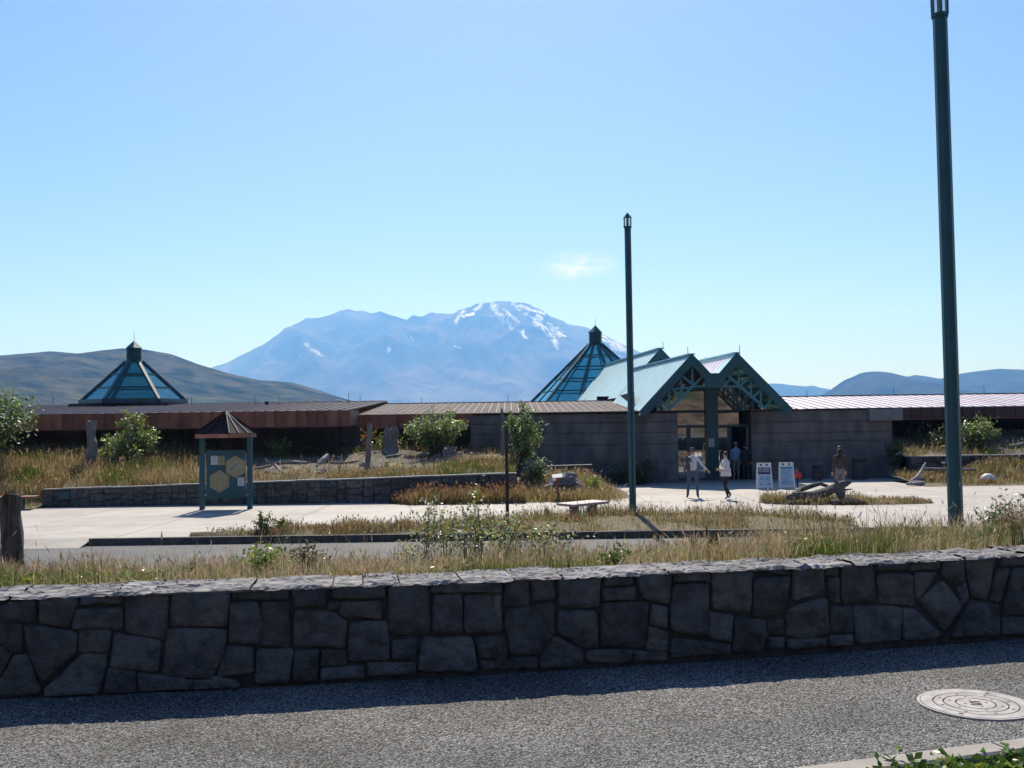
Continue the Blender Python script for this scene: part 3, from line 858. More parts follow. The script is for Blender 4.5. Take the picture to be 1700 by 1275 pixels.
# ================================================================== RETAINING WALLS ON THE PLAZA
def retaining(name, x0, x1, Y, zb, zt, label, thick=0.36, capm=None, rows=3, hw=(0.3, 0.62), endcap=False):
    root = empty(name, ((x0 + x1) / 2, Y, zb(x0)), label, 'wall')
    mf = lambda s_, z, off: Vector((s_, Y - off, z))
    rubble(x0, x1, zb, zt, root, mf, m_stone, hw, rows, 0.03, 0.06, (0.008, 0.03), 0.2, 0.022)
    q = MB(); n = 24; prev = None
    for i in range(n + 1):
        x = x0 + (x1 - x0) * i / n
        cur = [(x, Y + 0.006, zb(x) - 0.1), (x, Y + 0.006, zt(x)), (x, Y + thick, zt(x)), (x, Y + thick, zb(x) - 0.1)]
        if prev:
            for k in range(4): q.quad(prev[k], prev[(k + 1) % 4], cur[(k + 1) % 4], cur[k])
        else: q.quad(*cur)
        prev = cur
    q.quad(*prev[::-1])
    q.build('mortar', m_mortar, root)
    x = x0
    while x < x1 - 0.05:
        w = min(rng.uniform(0.6, 1.3), x1 - x)
        q = MB()
        a, b = x + 0.006, x + w - 0.006
        h = 0.045 + rng.uniform(-.008, .01)
        vs = []
        for (xx) in (a, b):
            z = zt(xx)
            vs += [(xx, Y - 0.05, z), (xx, Y + thick + .02, z), (xx, Y + thick + .02, z + h), (xx, Y - 0.05 + rng.uniform(0, .02), z + h)]
        q.add(vs, [(0, 1, 2, 3), (7, 6, 5, 4), (0, 4, 5, 1), (1, 5, 6, 2), (2, 6, 7, 3), (3, 7, 4, 0)])
        q.build('cap_stone', m_cap_far, root, origin=(x + w / 2, Y, zt(x)))
        x += w
    return root
m_cap_far = mat('retaining wall cap', (0.17, 0.17, 0.18), (0.28, 0.28, 0.29), 3, 0.85, objrand=0.15)
rw = retaining('retaining_wall', -16.5, 0.12, WLY, lambda s: PLAZA - 0.02, wl_top, 'long low stone retaining wall holding the planted bank left of the entrance, notice board in front')
q = MB()
for px, py in ((106, 823), (547, 806)):
    p = at(px, py, WLY - 0.06)
    q2 = MB(); q2.box(p, (0.42 if px < 200 else 0.24, 0.05, 0.24 if px < 200 else 0.12)); q2.build('plaque', m_plaq, rw)
retaining('retaining_wall', 0.55, 3.15, 40.0, lambda s: -0.62, lambda s: -0.12 + 0.02 * (s - .5), 'short low stone wall between the leafy shrub and the concrete building wall')
retaining('retaining_wall', 17.35, 34, WRY, lambda s: -0.78, lambda s: -0.07 + 0.006 * (s - 17), 'low stone retaining wall under the grass bank right of the entrance, behind the tall teal pole', thick=0.34)
# ================================================================== THE BUILDING
bld = empty('building', (0, 45, PLAZA), 'long low concrete visitor building with rust red fascia, teal gabled entrance and two glass pyramids', 'building')
def part_copies(first, locs, parent):
    for l in locs:
        c = first.copy(); COL.objects.link(c); c.parent = parent; c.location = Vector(l) - gloc(parent)
def sloped_roof(xa, xb, w, ye, ze, yr, zr, m, ribm, parent, back=True, ribh=0.035, ribw=0.04, fasc=None, fz=None, fm=None):
    """standing seam panels from the eave (ye, ze) up to the ridge (yr, zr)"""
    n = int(round((xb - xa) / w)); w = (xb - xa) / n
    q = MB(); t = 0.03
    q.add([(0.004, 0, 0), (w - .004, 0, 0), (w - .004, yr - ye, zr - ze), (0.004, yr - ye, zr - ze), (0.004, 0, -t), (w - .004, 0, -t), (w - .004, yr - ye, zr - ze - t), (0.004, yr - ye, zr - ze - t)],
          [(0, 1, 2, 3), (7, 6, 5, 4), (0, 4, 5, 1), (1, 5, 6, 2), (2, 6, 7, 3), (3, 7, 4, 0)])
    me = bpy.data.meshes.new('roof_panel'); me.from_pydata([tuple(v) for v in q.v], [], q.f); me.materials.append(m)
    q = MB(); q.bar((0, -0.03, 0.0), (0, yr - ye, zr - ze), ribw, ribh * 2)
    mr = bpy.data.meshes.new('roof_seam'); mr.from_pydata([tuple(v) for v in q.v], [], q.f); mr.materials.append(ribm)
    b = gloc(parent)
    for i in range(n):
        link('roof_panel', me, None, parent, Vector((xa + i * w, ye, ze)) - b)
    allr = MB()
    for i in range(n + 1): allr.bar((xa + i * w, ye - 0.03, ze + .01), (xa + i * w, yr, zr + .01), ribw, ribh * 2)
    o = allr.build('roof_seam', ribm, parent); o['kind'] = 'stuff'
    q = MB(); q.bar((xa, yr, zr + 0.02), (xb, yr, zr + 0.02), 0.25, 0.05); q.build('ridge_cap', ribm, parent)
    q = MB(); q.quad((xb, yr + 0.02, zr - .01), (xa, yr + 0.02, zr - .01), (xa, yr + 6, zr - 0.8), (xb, yr + 6, zr - 0.8)); q.build('rear_roof', m, parent)
    if fasc:
        q = MB(); h = ze - fz
        q.box((w / 2, 0.02, -h / 2), (w - 0.05, 0.03, h)); q.box((0.0, 0.0, -h / 2), (0.05, 0.07, h))
        mf = bpy.data.meshes.new('fascia_panel'); mf.from_pydata([tuple(v) for v in q.v], [], q.f); mf.materials.append(fm)
        for i in range(n): link('fascia_panel', mf, None, parent, Vector((xa + i * w, ye, ze - 0.02)) - b)
        q = MB(); q.box(((xa + xb) / 2, ye + 0.03, fz - 0.03), (xb - xa + .02, 0.14, 0.05)); q.build('fascia_lip', m_trim, parent)
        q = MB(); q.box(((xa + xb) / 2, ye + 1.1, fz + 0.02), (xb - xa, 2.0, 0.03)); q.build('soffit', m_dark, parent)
# left wing, standing forward
sloped_roof(-27.0, -6.86, 0.445, 42.3, 2.31, 55.0, 2.97, m_brownroof, m_rib2, bld, fasc=True, fz=1.66, fm=m_fascia)
q = MB(); q.box((-6.87, 43.6, 1.985), (0.04, 2.5, 0.65)); q.build('fascia_end', m_fascia, bld)
# middle wing
sloped_roof(-6.82, 5.7, 0.336, 44.72, 2.13, 55.0, 2.82, m_brownroof, m_rib2, bld, ribh=0.012, ribw=0.03)
q0 = None
for i in range(15):
    x = -6.82 + i * 0.336
    q = MB(); q.box((x + .168, 44.75, 1.82), (0.29, 0.03, 0.58)); q.box((x, 44.73, 1.82), (0.045, 0.07, 0.58)); q.build('fascia_panel', m_fascia, bld, origin=(x, 44.7, 1.8))
q = MB(); q.box((-4.33, 44.75, 1.50), (5.0, 0.14, 0.05)); q.build('fascia_lip', m_trim, bld)
# recessed dark walls below the fascias
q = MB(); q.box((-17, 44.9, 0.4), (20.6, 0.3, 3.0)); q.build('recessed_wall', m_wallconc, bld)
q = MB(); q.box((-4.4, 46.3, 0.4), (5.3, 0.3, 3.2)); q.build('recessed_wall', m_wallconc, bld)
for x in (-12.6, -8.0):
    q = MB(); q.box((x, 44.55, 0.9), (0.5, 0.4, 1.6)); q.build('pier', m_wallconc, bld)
# concrete walls with recessed courses
def course_wall(x0, x1, Y, zb, courses, thick, panw, name='wall'):
    w = MB(); w.box(((x0 + x1) / 2, Y + thick / 2 + 0.03, (zb + courses[-1]) / 2), (x1 - x0 - 0.02, thick - 0.04, courses[-1] - zb - 0.02))
    wo = w.build(name, m_wallconc, bld)
    z = zb
    for zt_ in courses:
        n = max(1, int(round((x1 - x0) / panw))); pw = (x1 - x0) / n
        for i in range(n):
            c = MB(); c.box((x0 + (i + .5) * pw, Y + 0.02 + rng.uniform(0, .006), (z + zt_) / 2), (pw - 0.008, 0.07 + rng.uniform(0, .012), zt_ - z - 0.035))
            c.build('concrete_panel', m_wallconc, wo, origin=(x0 + (i + .5) * pw, Y, (z + zt_) / 2))
        z = zt_
    return wo
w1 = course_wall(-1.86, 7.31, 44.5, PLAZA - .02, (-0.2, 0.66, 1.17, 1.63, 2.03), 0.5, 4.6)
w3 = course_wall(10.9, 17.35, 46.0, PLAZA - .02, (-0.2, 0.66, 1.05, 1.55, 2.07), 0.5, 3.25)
q = MB(); q.box((7.16, 45.9, 0.48), (0.28, 1.9, 3.08)); q.build('return_wall', m_wallconc, bld)
q = MB(); q.box((11.06, 48.2, 0.48), (0.28, 3.4, 3.1)); q.build('return_wall', m_wallconc, bld)
q = MB(); q.box((11.9, 45.96, 2.12), (2.3, 0.2, 0.05)); q.build('coping', m_trim, bld)
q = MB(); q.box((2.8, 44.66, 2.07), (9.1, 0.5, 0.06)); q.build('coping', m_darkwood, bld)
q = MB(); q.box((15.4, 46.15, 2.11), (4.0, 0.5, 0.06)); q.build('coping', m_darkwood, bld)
# projecting block at the right end of the right wall
q = MB(); q.box((17.0, 45.9, 1.82), (1.5, 0.35, 0.54)); q.build('wall_block', mat('lighter concrete', (0.17, 0.18, 0.195), (0.21, 0.22, 0.235), 2, 0.8), bld)
# oval vent and blue plaque
q = MB(); c = at(1075, 773, 44.49)
for k in range(16):
    pass
ov = [Vector((c.x + 0.16 * math.cos(a), 44.5, c.z + 0.27 * math.sin(a))) for a in [2 * math.pi * k / 20 for k in range(20)]]
q.prism(ov, (0, -0.05, 0)); ring_o = q.build('wall_vent', m_darkwood, w1)
q = MB()
for k in range(5): q.box((c.x, 44.435, c.z - 0.16 + k * 0.08), (0.2, 0.02, 0.02))
q.build('vent_slat', m_wallconc, w1)
q = MB(); c = at(1271, 752, 45.97); q.box(c, (0.2, 0.04, 0.2)); q.build('plaque', m_plaq, w3)
# right wing
sloped_roof(11.6, 34.0, 0.50, 48.0, 2.17, 55.5, 2.92, m_glareroof, m_darkwood, bld, fasc=True, fz=1.62, fm=m_fascia_r, ribh=0.008, ribw=0.03)  # sun glare and seam shadows are put into the panel and seam colours
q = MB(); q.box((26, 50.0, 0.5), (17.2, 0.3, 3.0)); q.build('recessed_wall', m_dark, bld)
q = MB(); q.box((14.6, 47.2, 2.115), (5.8, 1.9, 0.03)); q.build('flat_roof', m_glareroof, bld)

# hexagonal glass pyramids
def pyramid(cx, cy, R0, zb, r1, z1, zc, za, a0, rows, cols, rod):
    sk = empty('skylight', (cx, cy, zb), None, None); sk.parent = bld; sk.location = Vector((cx, cy, zb)) - gloc(bld)
    def P(ang, t): r = R0 + (r1 - R0) * t; return Vector((cx + r * math.cos(ang), cy + r * math.sin(ang), zb + (z1 - zb) * t))
    for k in range(6):
        A = math.radians(a0 + 60 * k); B = math.radians(a0 + 60 * (k + 1))
        q = MB(); q.bar(P(A, 0), P(A, 1), 0.16, 0.16); q.build('hip_bar', m_teal, sk)
        q = MB(); q.bar(P(A, 0), P(B, 0), 0.18, 0.22); q.build('base_bar', m_teal, sk)
        for j in range(1, rows):
            q = MB(); q.bar(P(A, j / rows), P(B, j / rows), 0.07, 0.09); q.build('glazing_bar', m_teal, sk)
        for c_ in range(1, cols):
            u = c_ / cols
            q = MB(); q.bar(P(A, 0).lerp(P(B, 0), u), P(A, 1).lerp(P(B, 1), u), 0.07, 0.09); q.build('glazing_bar', m_teal, sk)
        for j in range(rows):
            for c_ in range(cols):
                u0, u1 = c_ / cols + .01, (c_ + 1) / cols - .01; t0, t1 = j / rows + .008, (j + 1) / rows - .008
                a = P(A, t0).lerp(P(B, t0), u0); b = P(A, t0).lerp(P(B, t0), u1); c = P(A, t1).lerp(P(B, t1), u1); d = P(A, t1).lerp(P(B, t1), u0)
                nrm = (b - a).cross(d - a).normalized() * -0.012
                q = MB(); q.prism([a, b, c, d], nrm); q.build('pane', m_tealglass, sk)
    q = MB(); q.tube([(cx, cy, z1 - .05), (cx, cy, zc)], r1 * 0.93, 6, rot=math.radians(a0)); q.build('lantern', m_teal, sk)
    q = MB(); n = 6
    for i in range(n):
        z = z1 + (zc - z1) * (i + 0.3) / n
        q.tube([(cx, cy, z), (cx, cy, z + 0.05)], [r1 * 1.12, r1 * 1.0], 6, rot=math.radians(a0))
    q.build('louvre', m_teal, sk)
    q = MB(); q.tube([(cx, cy, zc), (cx, cy, za)], [r1 * 1.12, 0.02], 6, rot=math.radians(a0)); q.build('lantern_cap', m_teal, sk)
    q = MB(); q.tube([(cx, cy, za - 0.05), (cx, cy, rod)], 0.012, 5); q.build('rod', m_rust, sk)
pyramid((222 - 850) / FPX * 54, 54, 2.68, 3.12, 0.42, 5.28, 6.0, 6.40, 18, 3, 1, 6.9)
pyramid((990 - 850) / FPX * 70, 70, 4.95, 3.0, 0.47, 7.14, 7.95, 8.45, -18, 5, 2, 8.95)
q = MB(); q.box(((222 - 850) / FPX * 54, 54, 2.55), (5.2, 4.2, 0.9)); q.build('roof_curb', m_brownroof, bld)

# -------- gabled entrance
SL = -0.107
def al(x, z, Y0, t): return Vector((x + SL * t, Y0 + t, z))
G1 = (7.94, 4.57); G1L = (5.66, 2.06); V = (8.94, 3.48); G2 = (9.93, 4.60); G2R = (12.22, 2.08)
YF = 44.2
ent = empty('entrance_roof', (8.9, YF, 2), None, None); ent.parent = bld; ent.location = Vector((8.9, YF, 2)) - gloc(bld)
def slope(pa, pb, Y0, t0, t1, m, parent, w=0.6, th=0.06, name='roof_panel', seam=True):
    """pa = ridge (x, z), pb = eave (x, z)"""
    n = max(1, int(round((t1 - t0) / w))); dt = (t1 - t0) / n
    d = Vector((pb[0] - pa[0], 0, pb[1] - pa[1])); nr = Vector((-d.z, 0, d.x)).normalized()
    if nr.z < 0: nr = -nr
    sm = MB()
    for i in range(n):
        a = t0 + i * dt + 0.001; b = t0 + (i + 1) * dt - 0.001
        q = MB(); q.prism([al(*pa, Y0, a), al(*pb, Y0, a), al(*pb, Y0, b), al(*pa, Y0, b)], nr * -th)
        q.build(name, m, parent, origin=al(*pa, Y0, a))
        if seam: sm.bar(al(*pa, Y0, a) + nr * .01, al(*pb, Y0, a) + nr * .003, 0.02, 0.014)
    if seam: o = sm.build('seam', m, parent)
m_soffit = mat('timber soffit', (0.10, 0.065, 0.04), (0.15, 0.10, 0.06), 6, 0.7)
m_greenglass = glass_mat('green roof glass', (0.45, 0.60, 0.50), 0.35, rough=0.1, refl=0.0)
slope(G1, (G1L[0] - 0.1, G1L[1] - 0.11), YF, 0.0, 8.8, m_tealroof, ent)
slope(G1, V, YF, 0.0, 11.5, m_tealroof, ent)
slope(G2, V, YF, 0.0, 1.0, m_tealroof, ent, w=1.0)
slope(G2, V, YF, 1.0, 9.5, m_glareroof, ent)
slope(G2, (G2R[0], G2R[1]), YF, 3.2, 9.5, m_tealroof, ent, w=0.8)
for t in (0.0,):
    q = MB()
    q.bar(al(*G1, YF, 0) + Vector((0, 0, .03)), al(*G1, YF, 11.5) + Vector((0, 0, .03)), 0.30, 0.06)
    q.bar(al(*G2, YF, 0) + Vector((0, 0, .03)), al(*G2, YF, 9.5) + Vector((0, 0, .03)), 0.30, 0.06)
    q.build('ridge_cap', m_tealcap, ent)
# open right slope of the right gable: purlins and glass
for i in range(5):
    t0 = 0.15 + i * 0.6
    q = MB(); d = Vector((G2R[0] - G2[0], 0, G2R[1] - G2[1])); nr = Vector((-d.z, 0, d.x)).normalized()
    a0_ = Vector((G2[0], 0, G2[1])).lerp(Vector((G2R[0], 0, G2R[1])), 0.03)
    q.prism([al(*G2, YF, t0), al(*G2R, YF, t0), al(*G2R, YF, t0 + .57), al(*G2, YF, t0 + .57)], nr * 0.02); q.build('roof_glass', m_greenglass, ent)
for i in range(8):
    u = (i + 0.5) / 8; x = G2[0] + (G2R[0] - G2[0]) * u; z = G2[1] + (G2R[1] - G2[1]) * u - 0.14
    q = MB(); q.bar(al(x, z, YF, 0.1), al(x, z, YF, 3.2), 0.07, 0.14); q.build('purlin', m_teal2, ent)
for i in range(7):
    u = (i + 0.7) / 8; x = G1[0] + (G1L[0] - G1[0]) * u; z = G1[1] + (G1L[1] - G1[1]) * u - 0.16
    q = MB(); q.bar(al(x, z, YF, 0.1), al(x, z, YF, 2.6), 0.07, 0.14); q.build('purlin', m_teal2, ent)
q = MB(); q.prism([al(G1[0] + .05, G1[1] - .12, YF, .15), al(V[0], V[1] - .08, YF, .15), al(V[0], V[1] - .08, YF, 2.6), al(G1[0] + .05, G1[1] - .12, YF, 2.6)], (0, 0, -0.02)); q.build('soffit', m_soffit, ent)
# bargeboards
def barge(p, q_, wd=0.34, ext=0.0):
    a = Vector((p[0], 0, p[1])); b = Vector((q_[0], 0, q_[1])); d = (b - a).normalized(); nr = Vector((-d.z, 0, d.x))
    if nr.z > 0: nr = -nr
    poly = [a + Vector((0, 0, .05)), b + Vector((0, 0, .05)), b + nr * wd, a + nr * wd]
    # mitre plumb at the peak
    poly[3] = Vector((a.x, 0, a.z - wd * 1.42)); 
    m_ = MB(); m_.prism([Vector((v.x, YF - 0.06, v.z)) for v in poly], (0, 0.12, 0)); return m_
barge(G1, (G1L[0] - 0.1, G1L[1] - .02)).build('bargeboard', m_teal, ent)
barge(G1, V).build('bargeboard', m_teal, ent)
b_ = barge(G2, V); b_.v = [v + Vector((0, 0.004, 0)) for v in b_.v]; b_.build('bargeboard', m_teal, ent)
barge(G2, (G2R[0] + .1, G2R[1] + .0)).build('bargeboard', m_teal, ent)
q = MB(); q.prism([(8.70, YF - .07, 3.74), (9.16, YF - .07, 3.74), (9.42, YF - .07, 3.34), (9.2, YF - .07, 3.1), (8.66, YF - .07, 3.1), (8.45, YF - .07, 3.34)], (0, 0.125, 0)); q.build('valley_board', m_teal, ent)
# trusses
def c7(x, y): return (1050 + x / 6.296, 600 + y / 6.296)
def truss(Y, members, parent, w, m=None):
    for i, (a, b) in enumerate(members):
        p = at(*c7(*a), Y); r = at(*c7(*b), Y); p.y = Y; r.y = Y
        ww = w if i < 2 else w * 0.8
        q = MB(); q.bar(p, r, ww, ww * (1 - .03 * (i % 5)), up=(0, 1, 0)); q.build('truss_member', m or m_teal2, parent)
T1 = [((370, 512), (745, 145)), ((1000, 150), (1395, 500)), ((625, 60), (625, 250)), ((510, 190), (510, 385)), ((385, 290), (385, 485)), ((262, 400), (262, 512)),
      ((525, 155), (640, 250)), ((410, 280), (510, 380)), ((290, 400), (385, 500)), ((625, 262), (1150, 262)), ((430, 290), (625, 270)),
      ((1110, 70), (1110, 250)), ((1235, 170), (1235, 385)), ((1340, 275), (1340, 485)), ((1130, 250), (1235, 155)), ((1250, 385), (1345, 290)), ((1375, 495), (1450, 400)),
      ((940, 250), (1040, 180)), ((340, 512), (262, 410))]
truss(YF + 0.25, T1, ent, 0.11)
T2 = [((900, 220), (1190, 505)), ((190, 505), (600, 90)), ((1060, 200), (1060, 375)), ((1175, 300), (1175, 490)), ((1258, 385), (1258, 505)), ((1070, 385), (1150, 305)), ((1190, 495), (1275, 415)),
      ((960, 245), (1030, 185)), ((225, 500), (300, 440)), ((300, 380), (300, 500)), ((330, 360), (420, 400)), ((420, 250), (420, 380)), ((455, 240), (520, 290)), ((560, 110), (560, 220)), ((430, 290), (760, 285)), ((600, 90), (660, 150)),
      ((240, 430), (310, 510))]
truss(YF + 1.45, T2, ent, 0.11, m_teal)
# rear gable roof
RA = (7.88, 5.50); RYF = 53.0
slope(RA, (5.56, 2.95), RYF, 0, 14.2, m_tealroof, ent, w=0.9)
slope(RA, (9.97, 3.2), RYF, 0, 14.2, m_tealroof, ent, w=0.9)
q = MB(); q.bar(al(*RA, RYF, 0) + Vector((0, 0, .03)), al(*RA, RYF, 14.2) + Vector((0, 0, .03)), 0.35, 0.06); q.build('ridge_cap', m_tealcap, ent)
YF_, = (YF,)
for pb in ((5.56, 2.95), (9.97, 3.2)):
    a = Vector((RA[0], RYF - .08, RA[1] + .04)); b = Vector((pb[0], RYF - .08, pb[1] + .04))
    q = MB(); q.prism([a, b, b + Vector((0.0, 0, -.5)), a + Vector((0, 0, -.55))], (0, 0.14, 0)); q.build('bargeboard', m_teal, ent)
q = MB(); q.prism([(RA[0], RYF + .25, RA[1] - .1), (5.9, RYF + .25, 3.2), (5.9, RYF + .25, 2.2), (9.85, RYF + .25, 2.2), (9.85, RYF + .25, 3.2)], (0, 0.1, 0)); q.build('gable_wall', m_dark, ent)
for x in (7.5, 7.75, 8.0, 8.3):
    q = MB(); q.box((x, RYF + .1, 4.0), (0.06, 0.08, 1.5)); q.build('gable_mullion', m_tealcap, ent)
# end wall of the rear roof (behind, against the pyramid)
# glazed entrance wall
GY = 46.8
gl = empty('glazed_entrance', (9.1, GY, PLAZA), None, None); gl.parent = bld; gl.location = Vector((9.1, GY, PLAZA)) - gloc(bld)
def gp(x0p, y0p, x1p, y1p, m=m_door_glass, name='pane', dy=0):
    a = at(x0p, y0p, GY); b = at(x1p, y1p, GY)
    q = MB(); q.box(((a.x + b.x) / 2, GY + dy, (a.z + b.z) / 2), (abs(b.x - a.x), 0.02, abs(a.z - b.z))); return q.build(name, m, gl)
gp(1118, 796, 1141, 710); gp(1146, 796, 1172, 710)
gp(1190, 796, 1210, 710); gp(1118, 706, 1172, 685); gp(1190, 706, 1226, 685)
# upper glass follows the two gables
def zroof(x):
    x = x - SL * (GY - YF)
    return (G1[1] - abs(x - G1[0]) * 1.1 if x < V[0] else G2[1] - abs(x - G2[0]) * 1.1) - 0.12
zb_ = at(1150, 681, GY).z
for (xa, xb) in ((6.6, 8.98), (9.42, 11.0)):
    pts = [(xa, zb_), (xb, zb_)]
    n = 10
    for k in range(n + 1):
        x = xb - (xb - xa) * k / n; pts.append((x, max(zb_ + .02, zroof(x))))
    q = MB(); q.prism([(x, GY - .01, z) for x, z in pts], (0, 0.02, 0)); q.build('pane', m_door_glass, gl)
def fr(x0p, y0p, x1p, y1p, d, m=m_teal, dy=0.0):
    a = at(x0p, y0p, GY); b = at(x1p, y1p, GY)
    q = MB(); q.box(((a.x + b.x) / 2, GY - .02 + dy, (a.z + b.z) / 2), (abs(b.x - a.x), d, abs(a.z - b.z))); return q.build('mullion', m, gl)
fr(1173, 800, 1189, 640, 0.42, dy=-.06)            # centre column
fr(1116, 710, 1245, 704.5, 0.16); fr(1116, 684.5, 1240, 681, 0.12)
fr(1141, 797, 1146, 710, 0.10); fr(1118, 800, 1173, 794, 0.15); fr(1189, 800, 1212, 794, 0.15)
fr(1209, 797, 1213, 710, 0.10); fr(1241, 798, 1244.5, 709, 0.12, m_rib); fr(1118, 797, 1122, 710, 0.1)
# notice on the centre column
p = at(1181, 735, GY - 0.3)
q = MB(); q.box((p.x, GY - .305, p.z), (0.26, 0.012, 0.40)); nt_ = q.build('notice', m_paper, gl)
q = MB()
for k in range(5): q.box((p.x, GY - .314, p.z + 0.14 - k * 0.07), (0.18 - 0.03 * (k % 2), 0.004, 0.022))
q.build('print', m_ink, gl)
# white blobs added for glints in the glass left of the doors
p = at(1133, 722, 45.6)
wl_ = empty('glint_cluster', p, None, None); wl_.parent = bld; wl_.location = p - gloc(bld)
q = MB()
for dx_, dz_ in ((0, .06), (-.10, -.06), (.10, -.02), (0.02, -.16)): q.blob(p + Vector((dx_, 0, dz_)), 0.045, 8, 6, 0)
q.build('glint_blob', m_white, wl_, smooth=True)
q = MB(); q.bar(p + Vector((-.3, 0, 0)), p + Vector((.1, 0, 0)), .03, .03); q.build('arm', m_rust, wl_)  # bar joins the added glints; no lamp stands here
# dark interior
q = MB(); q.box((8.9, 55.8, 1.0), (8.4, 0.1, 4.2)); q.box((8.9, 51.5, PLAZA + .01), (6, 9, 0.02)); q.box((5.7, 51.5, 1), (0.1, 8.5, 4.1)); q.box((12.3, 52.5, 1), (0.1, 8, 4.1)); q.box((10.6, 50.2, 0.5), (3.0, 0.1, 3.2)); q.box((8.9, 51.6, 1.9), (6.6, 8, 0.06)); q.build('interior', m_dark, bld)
# small roof fittings and lightning rods
def rod(px, y0, y1, Y):
    a = at(px, y0, Y); b = at(px, y1, Y); q = MB(); q.bar((a.x, Y, a.z), (a.x, Y, b.z), 0.022, 0.022); q.build('lightning_rod', m_rust, bld)
for px, y0, y1, Y in ((423, 672, 655, 50), (463, 672, 655, 50), (579, 672, 652, 50), (598, 672, 655, 55), (700, 674, 660, 55), (843, 674, 655, 55), (1101, 580, 567, 50), (1142, 593, 576, 45), (1172, 606, 592, 49), (1228, 590, 573, 45),
                      (1340, 664, 648, 55), (1484, 660, 643, 55), (1634, 658, 640, 55), (972, 674, 662, 55), (88, 670, 655, 50), (318, 672, 658, 50)):
    rod(px, y0, y1, Y)
p = at(443, 669, 50.2); q = MB(); q.box((p.x, 50.2, p.z), (0.14, 0.2, 0.16)); q.build('roof_vent', m_darkwood, bld)
p = at(951, 670, 54); q = MB(); q.box((p.x, 54, p.z), (0.18, 0.2, 0.12)); q.build('roof_vent', m_darkwood, bld)

# ================================================================== LAMP POSTS
def lamp_post(x, y, zg, ztop, label, r=0.098):
    root = empty('lamp_post', (x, y, zg), label, 'lamp post', 'tall teal lamp posts by the plaza')
    q = MB(); q.tube([(x, y, zg - .15), (x, y, ztop)], [r * 1.03, r], 8, rot=math.pi / 8); q.build('pole', m_teal, root)
    q = MB(); q.box((x, y, zg + 0.02), (0.34, 0.34, 0.04)); q.build('base_plate', m_teal, root)
    h = 0.30; R_ = r * 1.12
    lx, ly = 0.04, 0.0
    q = MB()
    for k in range(6):
        a = k * math.pi / 3 + 0.3
        q.bar((x + R_ * math.cos(a), y + R_ * math.sin(a), ztop), (x + R_ * math.cos(a) * 1.02, y + R_ * math.sin(a) * 1.02, ztop + h), 0.022, 0.022)
    q.tube([(x, y, ztop - 0.02), (x, y, ztop + 0.03)], R_ * 1.08, 8)
    q.build('lantern_frame', m_teal, root)
    q = MB(); q.tube([(x, y, ztop + 0.03), (x, y, ztop + h)], R_ * 0.9, 10); q.build('lantern_glass', MATS['lamp glass'], root)
    q = MB(); q.tube([(x, y, ztop + 0.03), (x, y, ztop + h * 0.8)], 0.035, 8); q.build('bulb', m_cream, root)
    q = MB(); q.tube([(x, y, ztop + h - .01), (x, y, ztop + h + 0.13)], [R_ * 1.12, 0.01], 6, rot=0.3); q.build('cap', m_teal, root)
    return root
MATS['lamp glass'] = glass_mat('lamp glass', (0.9, 0.92, 0.9), 0.9, rough=0.05, refl=0.05)
lamp_post(3.40, 28.8, isl_h(3.4, 28.8), 7.24, 'thin teal lamp post standing in the island grass beside the brown bench')
xx = (1580 - 850) / FPX * 14.1
lp2 = lamp_post(xx, 14.1, strip_h(xx, 14.1), 7.33, 'teal lamp post nearest the camera at the right, its top cut by the frame')

# ================================================================== NOTICE BOARD KIOSK
KYk = 33.35
kc = at(375.5, 844, KYk); kx = kc.x
ki = empty('notice_board', (kx, KYk, PLAZA), 'teal two-post notice board with small brown pyramid roof and cream hexagon panels', 'notice board')
hp = 0.79
for sx in (-1, 1):
    q = MB(); q.box((kx + sx * hp, KYk, PLAZA + 1.19), (0.15, 0.15, 2.38)); q.build('post', m_teal, ki)
    q = MB(); q.box((kx + sx * (hp - .12), KYk - .05, PLAZA + 1.25), (0.02, 0.02, 1.2)); q.build('edge_rod', m_rib, ki)
zt_, zb2 = 0.86, -0.62
q = MB(); q.box((kx, KYk, (zt_ + zb2) / 2 + .02), (1.28, 0.09, zt_ - zb2)); bo = q.build('board', m_teal, ki)
q = MB(); q.box((kx, KYk, zb2 - 0.02), (1.44, 0.12, 0.09)); q.build('rail', m_teal, ki)
for px in (342, 412):
    q = MB(); p = at(px, 821, KYk - .1); q.blob(p, 0.025, 6, 4, 0); q.build('bolt', m_rib, ki)
def zk(px, py): p = at(px, py, KYk - 0.06); return p.x, p.z
def hexa(px, py, r, name, m, y):
    x, z = zk(px, py)
    q = MB(); q.prism([(x + r * math.cos(math.radians(90 + 60 * k)), y, z + r * math.sin(math.radians(90 + 60 * k))) for k in range(6)], (0, -0.015, 0)); return q.build(name, m, bo)
m_cream2 = mat('cream border', (0.33, 0.31, 0.17), None, rough=0.6)
for (px, py) in ((391, 775), (364.5, 799)):
    hexa(px, py, 0.372, 'hexagon_border', m_cream2, KYk - .046); hexa(px, py, 0.33, 'hexagon_panel', m_cream, KYk - .062)
x, z = zk(391, 775)
q = MB(); q.prism([(x - .20, KYk - .079, z - .12), (x - .15, KYk - .079, z - .13), (x + .05, KYk - .079, z + .06), (x + .15, KYk - .079, z + .17), (x + .09, KYk - .079, z + .14), (x - .02, KYk - .079, z + .05), (x - .14, KYk - .079, z - .03)], (0, -0.004, 0)); q.build('map_print', m_bluep2, bo)
